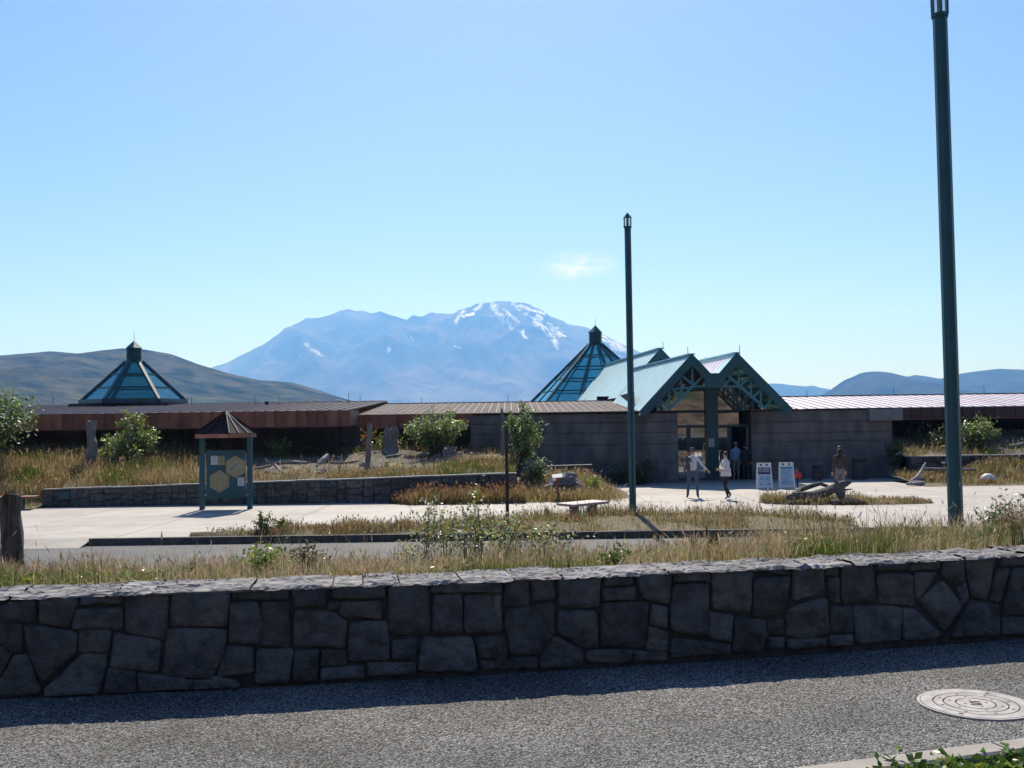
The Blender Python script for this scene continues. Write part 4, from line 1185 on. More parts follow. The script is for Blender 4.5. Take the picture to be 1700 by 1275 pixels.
for (x0, y0, x1, y1, m_) in ((350, 757, 361, 771.5, m_paper), (361.5, 757, 373, 772, m_cream2), (394.5, 792.5, 405.5, 806.5, m_paper)):
    xa, za = zk(x0, y0); xb, zb3 = zk(x1, y1)
    q = MB(); q.box(((xa + xb) / 2, KYk - .052, (za + zb3) / 2), (xb - xa, 0.01, za - zb3)); pp = q.build('sheet', m_, bo)
    q = MB()
    for k in range(6): q.box(((xa + xb) / 2, KYk - .059, za - .03 - k * .04), ((xb - xa) * (.75 - .1 * (k % 3)), 0.003, 0.008))
    q.build('print_line', m_ink, bo)
# roof
def kroof():
    th = math.radians(-23); c_, s_ = math.cos(th), math.sin(th)
    rt = lambda x, y: (kx + x * c_ - y * s_, KYk + x * s_ + y * c_)
    H = 0.70; ze = 1.30; za_ = 2.17
    cs = [(-H, -H), (H, -H), (H, H), (-H, H)]
    ap = Vector((*rt(0, 0), za_))
    rf = empty('roof', ap, None, None); rf.parent = ki; rf.location = ap - gloc(ki)
    for k in range(4):
        a, b = cs[k], cs[(k + 1) % 4]
        n = 3
        for j in range(n):
            u0, u1 = j / n + .004, (j + 1) / n - .004
            p0 = Vector((*rt(a[0] + (b[0] - a[0]) * u0, a[1] + (b[1] - a[1]) * u0), ze + .14)); p1 = Vector((*rt(a[0] + (b[0] - a[0]) * u1, a[1] + (b[1] - a[1]) * u1), ze + .14))
            q = MB(); q.prism([p0, p1, ap + Vector((0, 0, 0)), ap + Vector((0, 0, .001))] if False else [p0, p1, ap], (0, 0, -0.02)); q.build('roof_panel', MATS['kiosk roof'], rf)
        for j in range(n + 1 if k == 0 else n):
            u = j / n
            p0 = Vector((*rt(a[0] + (b[0] - a[0]) * u, a[1] + (b[1] - a[1]) * u), ze + .15))
            q = MB(); q.bar(p0, ap, 0.03, 0.06); q.build('seam', m_rib if k == 1 else MATS['kiosk roof'], rf)  # seams brighter on one side: their sunlit look is put into the colour
        p0 = Vector((*rt(*a), ze)); p1 = Vector((*rt(*b), ze))
        q = MB(); q.prism([p0, p1, p1 + Vector((0, 0, .14)), p0 + Vector((0, 0, .14))], (ap - (p0 + p1) / 2).normalized() * Vector((1, 1, 0)) * 0.03 + Vector((0, 0, .0))); q.build('eave_board', m_fascia, rf)
MATS['kiosk roof'] = mat('kiosk roof metal', (0.018, 0.011, 0.014), (0.032, 0.018, 0.02), 5, 0.7, spec=.12)
kroof()

# ================================================================== BENCHES
def bench(pts, zs, label, group=None, hgt=0.45):
    a, b, c, d = [Vector((p[0], p[1], 0)) for p in pts]   # left end front/back order round
    cen = (a + b + c + d) / 4
    root = empty('bench', (cen.x, cen.y, zs), label, 'bench', group)
    q = MB(); q.prism([(p.x, p.y, zs + hgt - .07) for p in (a, b, c, d)], (0, 0, 0.07)); q.build('seat', MATS['bench wood'], root)
    for u in (0.25, 0.75):
        m0 = b.lerp(c, u); m1 = a.lerp(d, u); mid = (m0 + m1) / 2; dr = (m1 - m0).normalized(); ax = (c - b).normalized()
        ang = math.atan2(ax.y, ax.x)
        q = MB(); q.box((mid.x, mid.y, zs + (hgt - .07) / 2 - .02), (0.12, 0.26, hgt - .03), ang); q.build('leg', m_teal, root)
    return root
MATS['bench wood'] = mat('bench wood', (0.40, 0.29, 0.29), (0.50, 0.38, 0.38), 12, 0.45, stretch=(1, 1, 1), bump=0.2, bscale=30)
MATS['bench red'] = mat('bench red wood', (0.17, 0.07, 0.055), (0.22, 0.09, 0.07), 12, 0.6)
bench([(1.20, 28.25), (1.62, 27.6), (2.72, 28.7), (2.30, 29.3)], PLAZA, 'flat backless bench with pinkish top and teal legs beside the island grass')
bb = bench([(-18.3, 34.6), (-18.2, 34.0), (-16.3, 34.3), (-16.4, 34.9)], PLAZA, 'backless bench with rust red plank, partly behind the dark stump at the left edge')
for c in bb.children:
    if c.name.startswith('seat'): c.data.materials[0] = MATS['bench red']

# ================================================================== A-FRAME SIGNS
def aframe(px, py, rz, label, kind):
    p = onz(px, py, PLAZA); x, y = p.x, p.y
    root = empty('folding_sign', (x, y, PLAZA), label, 'sign', 'white folding signs by the entrance')
    W = 0.62; H = 1.02; L = 0.30
    ca, sa = math.cos(rz), math.sin(rz)
    def T(u, v, z):  # u along the width, v depth
        return Vector((x + u * ca - v * sa, y + u * sa + v * ca, PLAZA + z))
    def face(sgn):
        f = lambda u, z, e=0.0: T(u, sgn * (L * (1 - z / H)) + sgn * e, z)
        q = MB(); wt = lambda z: W / 2 * (1.0 - 0.12 * z / H)
        # panel frame: two stiles, bottom rail, body, top with notches
        nrm = Vector((0, 0, 0))
        def pan(pts, e0, e1): q.prism([f(u, z, e0) for u, z in pts], f(0, .5, e1) - f(0, .5, e0))
        pan([(-wt(0), 0), (-wt(0) + .07, 0), (-wt(.08) + .07, .08), (-wt(.08), .08)], 0, .03)
        pan([(wt(0) - .07, 0), (wt(0), 0), (wt(.08), .08), (wt(.08) - .07, .08)], 0, .03)
        pan([(-wt(.08), .08), (wt(.08), .08), (wt(.9), .90), (-wt(.9), .90)], 0, .03)
        for u0, u1 in ((-wt(1), -wt(1) + .12), (-.07, .07), (wt(1) - .12, wt(1))):
            pan([(u0, .905), (u1, .905), (u1, H - (.02 if abs(u0) < .1 else 0)), (u0, H - (.02 if abs(u0) < .1 else 0))], 0, .03)
        q.build('leg_panel', m_white, root)
        if sgn < 0:
            q = MB(); pan = lambda pts, e0, e1: q.prism([f(u, z, e0) for u, z in pts], f(0, .5, e1) - f(0, .5, e0))
            pan([(-.24, .14), (.25, .14), (.24, .86), (-.23, .86)], .032, .036); q.build('poster', m_bluep, root)
            q = MB()
            if kind == 1:
                pan([(-.235, .58), (.24, .58), (.235, .84), (-.23, .84)], .038, .041); hd = q.build('poster_header', m_purple, root)
                q = MB(); r_ = random.Random(3)
                for row, (z0, n) in enumerate(((.755, 10), (.69, 14))):
                    u = -.19
                    for k in range(n):
                        w_ = .38 / n * .62; hh = .045 if row == 0 else .028
                        if k not in (3,): 
                            pan([(u, z0), (u + w_, z0), (u + w_, z0 + hh * r_.uniform(.7, 1)), (u, z0 + hh)], .043, .045)
                        u += .38 / n
                q.build('lettering', m_white, root); q = MB()
                pan([(-.23, .54), (.24, .54), (.24, .57), (-.23, .57)], .038, .041); q.build('band', m_white, root); q = MB()
                for z0 in (.50, .44, .40, .36): 
                    pan([(-.17, z0), (-.02, z0), (-.02, z0 + .018), (-.17, z0 + .018)], .038, .041); pan([(.04, z0), (.2, z0), (.2, z0 + .018), (.04, z0 + .018)], .038, .041)
                pan([(-.18, .17), (-.13, .17), (-.13, .25), (-.18, .25)], .038, .041); pan([(.15, .17), (.2, .17), (.2, .25), (.15, .25)], .038, .041)
                q.build('print', m_bluep2, root)
            else:
                pan([(-.235, .78), (.235, .78), (.235, .85), (-.23, .85)], .038, .041)
                for k, z0 in enumerate((.70, .64, .58, .50, .42, .34, .28, .22)): pan([(-.2, z0), (.2 - .06 * (k % 3), z0), (.2 - .06 * (k % 3), z0 + .02), (-.2, z0 + .02)], .038, .041)
                q.build('print', m_bluep2, root)
    face(-1); face(1)
    q = MB(); q.bar(T(-W / 2 * .88, 0, H - .01), T(W / 2 * .88, 0, H - .01), .05, .03); q.build('hinge', m_white, root)
aframe(1269, 812, math.radians(-10), 'white folding sign with a purple header and pale blue sheet, left of the two', 1)
aframe(1306, 811, math.radians(-10), 'white folding sign with an all blue sheet, next to the child in red', 2)

# ================================================================== BINS
def bin_(px, Y, w, h, label):
    x = (px - 850) / FPX * Y
    root = empty('trash_bin', (x, Y, PLAZA), label, 'bin', 'dark bins along the concrete wall')
    q = MB(); q.tube([(x, Y, PLAZA), (x, Y, PLAZA + h)], [w * .47, w * .5], 12); q.build('body', m_binc, root, smooth=False)
    q = MB(); q.tube([(x, Y, PLAZA + h + .002), (x, Y, PLAZA + h + .07), (x, Y, PLAZA + h + .11)], [w * .54, w * .54, w * .3], 12); q.build('lid', m_darkwood, root)
    q = MB()
    for k in range(12):
        a = k * math.pi / 6; q.box((x + w * .51 * math.cos(a), Y + w * .51 * math.sin(a), PLAZA + h / 2), (.03, .03, h * .9), a)
    q.build('slat', m_binc, root)
m_binc = mat('bin brown', (0.055, 0.05, 0.05), (0.09, 0.08, 0.08), 8, 0.7)
bin_(1353, 44.6, 0.40, 0.55, 'small dark round bin against the wall, between the folding signs and the log')
bin_(1423, 44.9, 0.62, 0.80, 'large dark slatted bin against the wall, right of the long-haired person')
# ================================================================== GRASS
STRAW = (0.43, 0.34, 0.165); TAN = (0.33, 0.225, 0.10); PALE = (0.46, 0.40, 0.28); OLIVE = (0.14, 0.155, 0.038); GREEN = (0.08, 0.15, 0.022); BROWN = (0.15, 0.09, 0.05); RED = (0.22, 0.10, 0.06)
def pick_cols(n, table):
    cols = np.array([c for c, w in table]); ws = np.array([w for c, w in table], dtype=float); ws /= ws.sum()
    k = RNG.choice(len(cols), n, p=ws)
    return cols[k] * RNG.uniform(0.75, 1.25, (n, 1))
def grass(name, P, h, w, cols, lean=0.35, heads=0.12, headcol=(0.34, 0.25, 0.17), parent=None, label=None, cat=None, kind='stuff', hs=1.0):
    n = len(P); P = np.asarray(P, float); h = np.asarray(h, float)
    ang = RNG.uniform(0, 2 * np.pi, n); d = np.stack([np.cos(ang), np.sin(ang)], 1)
    wd = RNG.uniform(0, 2 * np.pi, n); side = np.stack([np.cos(wd), np.sin(wd), np.zeros(n)], 1) * (w * RNG.uniform(.6, 1.4, n))[:, None]
    ln = np.abs(RNG.normal(0, lean, n)) * h
    L1 = np.stack([d[:, 0] * ln * .28, d[:, 1] * ln * .28, h * .55], 1)
    L2 = np.stack([d[:, 0] * ln, d[:, 1] * ln, h * (1 - .12 * np.abs(ln / h))], 1)
    V = np.stack([P - side, P + side, P + L1 - side * .7, P + L1 + side * .7, P + L2], 1).reshape(-1, 3)
    b = np.arange(n) * 5
    T = np.concatenate([np.stack([b, b + 1, b + 3], 1), np.stack([b, b + 3, b + 2], 1), np.stack([b + 2, b + 3, b + 4], 1)])
    C = np.repeat(cols, 5, axis=0)
    hd = np.where(RNG.uniform(0, 1, n) < heads)[0]
    if len(hd):
        m = len(hd); tip = (P + L2)[hd]; up = (L2 - L1)[hd]; up /= np.linalg.norm(up, axis=1)[:, None]
        hl = RNG.uniform(.03, .07, m)[:, None] * hs; hw = side[hd] * RNG.uniform(1.6, 3.2, m)[:, None]
        V2 = np.stack([tip - up * hl * .4, tip + hw + up * hl * .2, tip + up * hl, tip - hw + up * hl * .2], 1).reshape(-1, 3)
        b2 = len(V) + np.arange(m) * 4
        T = np.concatenate([T, np.stack([b2, b2 + 1, b2 + 2], 1), np.stack([b2, b2 + 2, b2 + 3], 1)])
        V = np.concatenate([V, V2]); C = np.concatenate([C, np.repeat(np.array([headcol]) * RNG.uniform(.6, 1.4, (m, 1)), 4, axis=0)])
    o = tri_mesh(name, V, T, m_grass, C, parent)
    if kind: o['kind'] = kind
    if label: tag(o, label, cat)
    return o
def fpts(n, x0, x1, y0, y1, hf, dens=None):
    out = []
    tries = 0
    while len(out) < n and tries < n * 12:
        tries += 1
        x = random.uniform(x0, x1); y = random.uniform(y0(x) if callable(y0) else y0, y1(x) if callable(y1) else y1)
        if dens is not None and random.random() > dens(x, y): continue
        out.append((x, y, hf(x, y)))
    return np.array(out)
def clump(x, y, s, lo=-.15, hi=.15):
    return sstep(lo, hi, noise.noise(Vector((x * s, y * s, 7.7))))

# near strip just behind the wall
def near_dens(x, y):
    t = y - wy(x) - .42
    return max(0.05, math.exp(-t * 0.5)) * (0.45 + 0.55 * clump(x, y, 1.3))
P = fpts(56000, -5.6, 7.6, lambda x: wy(x) + 0.36, lambda x: wy(x) + 3.2, strip_h, near_dens)
hh = np.array([(0.035 + 0.075 * random.random() + 0.07 * max(0, clump(p[0], p[1], 1.4) - .3)) * (.75 + .5 * clump(p[0] + 9, p[1], 3.5)) + 0.075 * sstep(.8, 3.2, p[0]) * (.6 + .5 * clump(p[0], p[1] + 5, 2)) for p in P])
tall = RNG.uniform(0, 1, len(P)) < 0.06; hh[tall] *= RNG.uniform(1.4, 2.5, tall.sum())
gr = np.array([clump(p[0] + 20, p[1], 1.1, .02, .3) for p in P])[:, None]
c1 = pick_cols(len(P), [(STRAW, 4), (PALE, 6), (TAN, 2.5), (OLIVE, 2)]); c2 = pick_cols(len(P), [(OLIVE, 4), (GREEN, 4), (STRAW, 1)])
low = RNG.uniform(0, 1, (len(P), 1)) < gr * 0.85 + .08
cols = np.where(low, c2, c1)
grass('dry_grass', P, hh, 0.0022, cols, 0.62, 0.17)
# further slope of the strip
P = fpts(5000, -7.5, 10.5, lambda x: wy(x) + 3.0, 16.6, strip_h, lambda x, y: 0.3 + .7 * clump(x, y, .8))
grass('dry_grass', P, RNG.uniform(.06, .18, len(P)) * np.array([.7 + .6 * sstep(1, 5, p[0]) for p in P]), 0.0035, pick_cols(len(P), [(STRAW, 5), (PALE, 3), (TAN, 3), (OLIVE, 3)]), 0.4, 0.15)
# low leafy cover under it
def leaves(n, centers, spread, size, table, name='foliage', parent=None, flat=0.0, kind=None, elong=1.8, m=None):
    """n leaves spread round the given centres (array k x 3), spread (3,) std"""
    centers = np.asarray(centers, float)
    k = RNG.integers(0, len(centers), n)
    C = centers[k] + RNG.normal(0, 1, (n, 3)) * np.asarray(spread)
    a = RNG.normal(0, 1, (n, 3)); a[:, 2] += 0.25; a /= np.linalg.norm(a, axis=1)[:, None]
    r = RNG.normal(0, 1, (n, 3)); r[:, 2] *= (1 - flat)
    b = np.cross(a, r); b /= np.linalg.norm(b, axis=1)[:, None] + 1e-9
    nn = np.cross(a, b)
    s = (size * RNG.uniform(.6, 1.35, n))[:, None]
    V = np.stack([C - a * s * elong * .5, C + b * s * .5 + nn * s * .12, C + a * s * elong * .5, C - b * s * .5 + nn * s * .12], 1).reshape(-1, 3)
    i = np.arange(n) * 4
    T = np.concatenate([np.stack([i, i + 1, i + 2], 1), np.stack([i, i + 2, i + 3], 1)])
    cl = np.repeat(pick_cols(n, table), 4, axis=0)
    o = tri_mesh(name, V, T, m or m_leaf, cl, parent)
    if kind: o['kind'] = kind
    return o
LG = (0.16, 0.25, 0.045); LD = (0.055, 0.10, 0.025); LY = (0.30, 0.33, 0.05); LP = (0.32, 0.37, 0.20); LO = (0.35, 0.16, 0.04); LS = (0.42, 0.46, 0.38)
def shrub(name, x, y, zg, H, W, nst, nleaf, size, table, label, cat='shrub', group=None, stemr=0.012, up=1.0, thick=0.12, taper=0.6, droop=0.0):
    """multi-stem shrub: curved stems with side twigs, leaves clustered along them"""
    root = empty(name, (x, y, zg), label, cat, group)
    q = MB(); cen = []
    for s in range(nst):
        a = random.uniform(0, 2 * math.pi); rr = W / 2 * math.sqrt(random.random()); hh = H * random.uniform(.55, 1.0) * (1 - taper * .45 * (rr / (W / 2)) ** 2)
        p0 = Vector((x + random.uniform(-.1, .1) * W, y + random.uniform(-.1, .1) * W, zg - .03))
        p3 = Vector((x + rr * math.cos(a), y + rr * math.sin(a), zg + hh))
        p1 = p0.lerp(p3, .35) + Vector((0, 0, .12 * hh)) - Vector((math.cos(a), math.sin(a), 0)) * rr * .15
        p2 = p0.lerp(p3, .72) + Vector((0, 0, .08 * hh))
        q.tube([p0, p1, p2, p3], [stemr, stemr * .8, stemr * .5, stemr * .25], 5)
        for t in np.linspace(.28, 1, 9):
            c = p0.lerp(p1, t / .35) if t < .35 else (p1.lerp(p2, (t - .35) / .37) if t < .72 else p2.lerp(p3, (t - .72) / .28))
            cen.append(tuple(c))
            if random.random() < .5:
                tw = c + Vector((random.gauss(0, 1), random.gauss(0, 1), random.gauss(.3, .6))) * W * thick
                q.tube([c, tw], [stemr * .4, stemr * .15], 4); cen.append(tuple(tw)); cen.append(tuple(c.lerp(tw, .6)))
    q.build('stem', m_stem, root)
    sp = W * thick * .55
    leaves(nleaf, cen, (sp, sp, sp), size, table, 'foliage', root, kind='stuff')
    return root
# ground leaves in the strip and at the bottom right corner
P = fpts(300, -5, 7, lambda x: wy(x) + .45, lambda x: wy(x) + 2.0, strip_h, lambda x, y: clump(x + 20, y, 1.1, .0, .3))
leaves(6500, P, (.07, .07, .035), 0.02, [(LG, 4), (LD, 3), (LY, 1)], 'ground_leaves', kind='stuff')
# weeds in the near strip
def nx_(px, Y): return (px - 850) / FPX * Y
SH = [(706, 8.3, .62, .30, 7, 480, 'slender leafy sapling with small pale leaves, leftmost of the weeds behind the wall'),
      (738, 8.6, .58, .42, 9, 620, 'bushy yellow green weed just right of the slender sapling'),
      (795, 8.2, .63, .36, 8, 620, 'tall thin dark-stemmed weed with yellow leaves in front of the rusty post'),
      (842, 8.4, .42, .50, 9, 560, 'low spreading weed with orange tinted leaves in front of the rusty post base'),
      (893, 8.3, .34, .46, 8, 420, 'low pale weed right of the rusty post, left of the pointed stump'),
      (690, 8.7, .30, .40, 8, 360, 'low pale weed at the foot of the slender sapling'),
      (822, 8.8, .50, .34, 7, 420, 'thin upright weed with pale leaves just left of the rusty post'),
      (920, 8.6, .26, .50, 8, 360, 'low straw coloured weed, rightmost of the weeds behind the wall'),
      (770, 8.0, .36, .50, 9, 520, 'low weed with mixed green and straw leaves between the two tall weeds')]
for i, (px, Y, H, W, ns, nl, lb) in enumerate(SH):
    x = nx_(px, Y); shrub('weed', x, Y, strip_h(x, Y), H, W, ns, int(nl * .6), 0.018, [(LG, 2.4), (LY, 3), (LP, 3), (LS, 3.5), (LO, .8), (LD, 1.6), (PALE, 1.5)], lb, 'weed', 'leafy weeds behind the near wall', stemr=.0035, thick=.15, taper=.3)
for (px, Y, H, W, nl, tb, lb) in ((505, 7.6, .24, .34, 260, [(LD, 3), (BROWN, 3)], 'dark seed-headed weed in the grass left of the yellow green weeds'), (425, 7.4, .26, .42, 420, [(LG, 4), (LY, 1)], 'green tuft in the dry grass at the left part of the wall'),
      (1005, 7.35, .17, .30, 300, [(LD, 4), (LG, 3)], 'small dark green plant overhanging the wall top'), (1330, 8.0, .16, .45, 360, [(LG, 3), (LY, 2)], 'low bright green plant at the wall top right of the broken stumps'),
      (1668, 8.9, .34, .50, 900, [(GREEN, 3), (OLIVE, 2)], 'green bushy tuft right of the black plaque')):
    x = nx_(px, Y); shrub('weed', x, Y, strip_h(x, Y), H, W, 9, nl, 0.018, tb, lb, 'weed', stemr=.003, thick=.13)
x = nx_(1690, 8.2); shrub('weed', x, 8.2, strip_h(x, 8.2), .50, .46, 12, 420, 0.020, [((.30, .16, .12), 3), (PALE, 3), (TAN, 2)], 'dry reddish seed-headed weed at the right edge', 'weed', stemr=.004, thick=.09, taper=.2)

# island grass
P = fpts(13000, -7.6, 8.5, KY + .12, isl_back, isl_h, lambda x, y: (0.12 + .88 * clump(x, y, .8, -.05, .25)) * (1 if x > -3 or random.random() < .6 else .3))
hh = np.array([random.uniform(.06, .26) * (.65 + .7 * clump(p[0] + 3, p[1], 1.3)) * (1.25 if p[0] > 0 else .85) for p in P])
grass('island_grass', P, hh, 0.006, pick_cols(len(P), [(STRAW, 3), (TAN, 4), (BROWN, 2.5), (OLIVE, 3), (PALE, 1)]), .5, .12, (0.16, .10, .08), hs=1.6)
leaves(5000, P[::40], (.12, .12, .05), 0.03, [(OLIVE, 3), (GREEN, 2), (TAN, 2), (BROWN, 2)], 'ground_leaves', kind='stuff')
for (px, Y, H, W, nl, tb, lb) in ((438, 25.3, .62, .5, 520, [(OLIVE, 3), (LP, 3), (STRAW, 1)], 'pale green upright weed on the kerb island, left end'), (463, 25.5, .40, .6, 420, [(LP, 3), (OLIVE, 3)], 'low pale green weed next to the upright one on the kerb island')):
    x = nx_(px, Y); shrub('weed', x, Y, PLAZA, H, W, 12, nl, 0.045, tb, lb, 'weed', stemr=.008, up=1, thick=.09)
# log bed grass
P = fpts(5000, 8.1, 13.2, lambda x: logbed_rng(x)[0] + .03, lambda x: logbed_rng(x)[1] - .03, logbed_h, lambda x, y: .45 + .55 * clump(x, y, 1.2))
hh = np.array([random.uniform(.08, .30) if p[0] < 11.3 else random.uniform(.03, .1) for p in P])
grass('island_grass', P, hh, 0.007, pick_cols(len(P), [(STRAW, 4), (TAN, 3), (OLIVE, 3), (PALE, 1)]), .5, .1, hs=1.6)

# bank grass (left)
def bL_d(x, y):
    left = 1 - sstep(-13.5, -11.5, x)
    band = 1 - sstep(WLY + 1.6, WLY + 2.8, y)
    mid = sstep(-3.4, -1.5, x) * (1 - sstep(38.5, 41, y))
    back = sstep(42.6, 43.6, y) * .5
    return max(left, band * .9, mid, back) * (.25 + .75 * clump(x, y, .7)) + .06
P = fpts(34000, -24, 0.1, WLY + .42, 44.2, bankL, bL_d)
hh = np.array([random.uniform(.15, .42) * (1.35 if p[0] < -12 else .8) for p in P])
cc = pick_cols(len(P), [(STRAW, 4), (TAN, 5), (PALE, 1.0), (OLIVE, 3), (BROWN, 1.2)])
gmask = np.array([clump(p[0] + 40, p[1], .5, .1, .3) for p in P])[:, None] > RNG.uniform(0.2, 1, (len(P), 1))
cc = np.where(gmask, pick_cols(len(P), [(OLIVE, 4), (GREEN, 2), (LY, 1)]), cc)
grass('bank_grass', P, hh, 0.010, cc, .45, .12, (0.30, .20, .11), hs=2)
P = fpts(2600, -30, -16.6, 34.7, 36.6, bankL, lambda x, y: .5 + .5 * clump(x, y, .7))
grass('bank_grass', P, RNG.uniform(.2, .45, len(P)), 0.012, pick_cols(len(P), [(STRAW, 4), (TAN, 4), (OLIVE, 4), (GREEN, 2)]), .45, .12, hs=2)
P = fpts(4200, -4.2, .4, lambda x: 34.0 + 0.7 * (1 - sstep(-4.3, -3.4, x)), WLY - .06, fbed_h)
grass('bank_grass', P, np.array([random.uniform(.22, .50) * (0.55 + .45 * sstep(-4.2, -3.2, p[0])) for p in P]), 0.010, pick_cols(len(P), [(STRAW, 3), (TAN, 5), (RED, 1.5), (OLIVE, 2.5)]), .4, .16, (0.28, .15, .09), hs=2)
P = fpts(7500, .3, 4.2, lambda x: 34.3, lambda x: 39.8, bankL, lambda x, y: (1 - sstep(2.6, 4.4, x + (y - 34.3) * .12)) * (.4 + .6 * clump(x, y, .9)))
grass('bank_grass', P, np.array([random.uniform(.15, .42) for p in P]), 0.010, pick_cols(len(P), [(STRAW, 4), (TAN, 4), (OLIVE, 3), (LY, 1)]), .4, .12, hs=2)
# right bank
P = fpts(9000, 17.6, 30, WRY + .4, 49.0, bankR, lambda x, y: .25 + .75 * clump(x, y, .6, -.2, .1))
cc = pick_cols(len(P), [(STRAW, 3), (TAN, 4), (OLIVE, 3.5), (PALE, 1)])
gm = np.array([(p[0] > 20.8) and clump(p[0], p[1], .5) > .4 for p in P])[:, None]; cc = np.where(gm, pick_cols(len(P), [(OLIVE, 3), (GREEN, 3), (LY, 1)]), cc)
grass('bank_grass', P, RNG.uniform(.12, .32, len(P)), 0.011, cc, .45, .08, hs=2)
P = fpts(10500, 16.3, 30, lambda x: 39.8 + 1.2 * (1 - sstep(16.3, 17.6, x)), WRY - .05, bankR, lambda x, y: .3 + .7 * clump(x, y, .8, -.2, .1))
hh = np.array([random.uniform(.10, .30) + .35 * math.exp(-((p[0] - 21.0) / 1.4) ** 2 - ((p[1] - 42.8) / 1.2) ** 2) for p in P])
grass('bank_grass', P, hh, 0.010, pick_cols(len(P), [(STRAW, 3), (TAN, 3.5), (OLIVE, 4), (RED, 1), (GREEN, 1)]), .45, .1, hs=2)
# ivy at the bottom right corner, this side of the kerb
def kp(px, py, z): return onz(px, py, z)
ka, kb = onz(1300, 1275, .12), onz(1700, 1223, .12)
kd = (kb - ka).normalized(); kn = Vector((kd.y, -kd.x, 0))
near_kerb = empty('kerb', ka, 'pale concrete kerb with dark joints at the bottom right corner, green leaves on its near side', 'kerb')
t = -4.2; j0 = (onz(1457, 1253, .12) - ka).dot(kd); 
seglen = (onz(1638, 1229, .12) - onz(1457, 1253, .12)).length
k = -8
for k in range(-8, 9):
    a = ka + kd * (j0 + k * seglen + .006); b = ka + kd * (j0 + (k + 1) * seglen - .006)
    q = MB(); w_ = 0.135
    prof = [(0.012, -.02), (0.0, .105), (0.014, .12), (w_ - .012, .12), (w_, .11), (w_, -.02)]
    vs = [Vector((p.x, p.y, 0)) + kn * u + Vector((0, 0, z)) for p in (a, b) for u, z in prof]
    q.add(vs, [(i, i + 1, i + 7, i + 6) for i in range(5)] + [tuple(range(5, -1, -1)), tuple(range(6, 12))])
    q.build('kerb_stone', m_kerb, near_kerb, origin=(a + b) / 2)
q = MB()
c0 = ka + kn * .13 - kd * 5; c1_ = kb + kn * .13 + kd * 5
tag(pyobj('planted_verge', [(c0.x, c0.y, .03), (c1_.x, c1_.y, .03), (c1_.x + kn.x * 2.6, c1_.y + kn.y * 2.6, .03), (c0.x + kn.x * 2.6, c0.y + kn.y * 2.6, .03)], [(0, 3, 2, 1)], m_mortar), kind='structure')
P = []
for _ in range(900):
    u = random.uniform(.35, 4.2); v_ = random.uniform(.12, 1.3)
    p = ka + kd * u + kn * v_; P.append((p.x, p.y, .07 + random.uniform(0, .075) * min(1, .4 + u)))
leaves(11000, P, (.05, .05, .018), 0.030, [(GREEN, 4), (LG, 4), (LD, 3), (LY, 1), (LP, .6)], 'ground_cover', kind='stuff', flat=.4)

# ================================================================== SHRUBS AND TREES
def sh(px, Y, zg, H, W, ns, nl, sz, tb, lb, name='shrub', cat='shrub', **k):
    return shrub(name, nx_(px, Y), Y, zg, H, W, ns, nl, sz, tb, lb, cat, **k)
BG = [(LG, 5), (LD, 2), (LP, 3), (LY, 1), (LS, .8)]
sh(216, 40.5, bankL(nx_(216, 40.5), 40.5), 2.25, 2.4, 34, 4400, .07, [(LG, 4), (LY, 3), (LP, 4), (LD, .8)], 'bright green pointed shrub right of the tall grey snag', taper=1.7, stemr=.02, thick=.07)
sh(-14, 39.4, bankL(-19, 39.4) + .35, 3.0, 3.9, 34, 4300, .085, [(LG, 4), (LD, 3), (LS, 2.2)], 'leafy small tree with silvery leaves at the left edge, cut by the frame', 'tree', 'tree', stemr=.035, thick=.09)
sh(463, 42.8, bankL(nx_(463, 42.8), 42.8), .85, 1.0, 14, 700, .07, BG, 'small green shrub under the rust red fascia right of the notice board', stemr=.012)
sh(724, 42.3, bankL(nx_(724, 42.3), 42.3), 1.9, 3.0, 46, 6200, .07, [(LG, 5), (LY, 2), (LP, 4), (LD, 1.5), (LS, 1)], 'large round bright green shrub in the middle of the bank', taper=.5, stemr=.022, thick=.065)
sh(645, 43.2, bankL(nx_(645, 43.2), 43.2), .6, 1.6, 14, 700, .06, [(LG, 4), (LY, 2), (LD, 2)], 'low green shrub beside the broad grey stump')
sh(612, 42.9, bankL(nx_(612, 42.9), 42.9), 1.15, .7, 8, 230, .06, [(LO, 3), ((.35, .08, .03), 2), (LG, 2)], 'thin sapling with orange and red leaves behind the leaning snag', stemr=.012)
sh(866, 39.3, bankL(0, 39.3) - .15, 2.45, 1.5, 30, 3600, .070, BG, 'tall narrow green shrub right of the thin grey snag', taper=.9, stemr=.02, thick=.10)
sh(888, 37.5, bankL(.9, 37.5), 1.15, 1.1, 18, 1500, .06, [(LG, 3), (LP, 3), (LS, 2), (LD, 2)], 'lower pale shrub behind the bleached rock, right of the tall narrow one', taper=.4)
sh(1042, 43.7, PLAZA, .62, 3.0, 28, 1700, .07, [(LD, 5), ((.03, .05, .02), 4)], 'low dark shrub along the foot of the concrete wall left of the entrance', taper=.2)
sh(985, 36.6, bankL(2.9, 36.6), .55, .8, 12, 420, .05, [(LY, 4), (LG, 2)], 'small yellow green bush right of the bleached rock')
sh(1612, 46.6, bankR(21.2, 46.6), 1.55, 1.7, 26, 1900, .075, BG, 'upright green shrub on the right bank beside the tall teal pole', taper=.6, stemr=.018)
sh(1655, 46.9, bankR(22.5, 46.9), .8, .8, 8, 200, .06, [(LG, 3), (LS, 3)], 'small sparse shrub right of the upright shrub on the right bank')
sh(1483, 45.2, PLAZA + .2, 1.7, .9, 20, 1200, .07, [(LD, 5), ((.03, .05, .02), 3), (LP, 1)], 'dark climbing shrub at the right corner of the concrete wall', taper=.4)
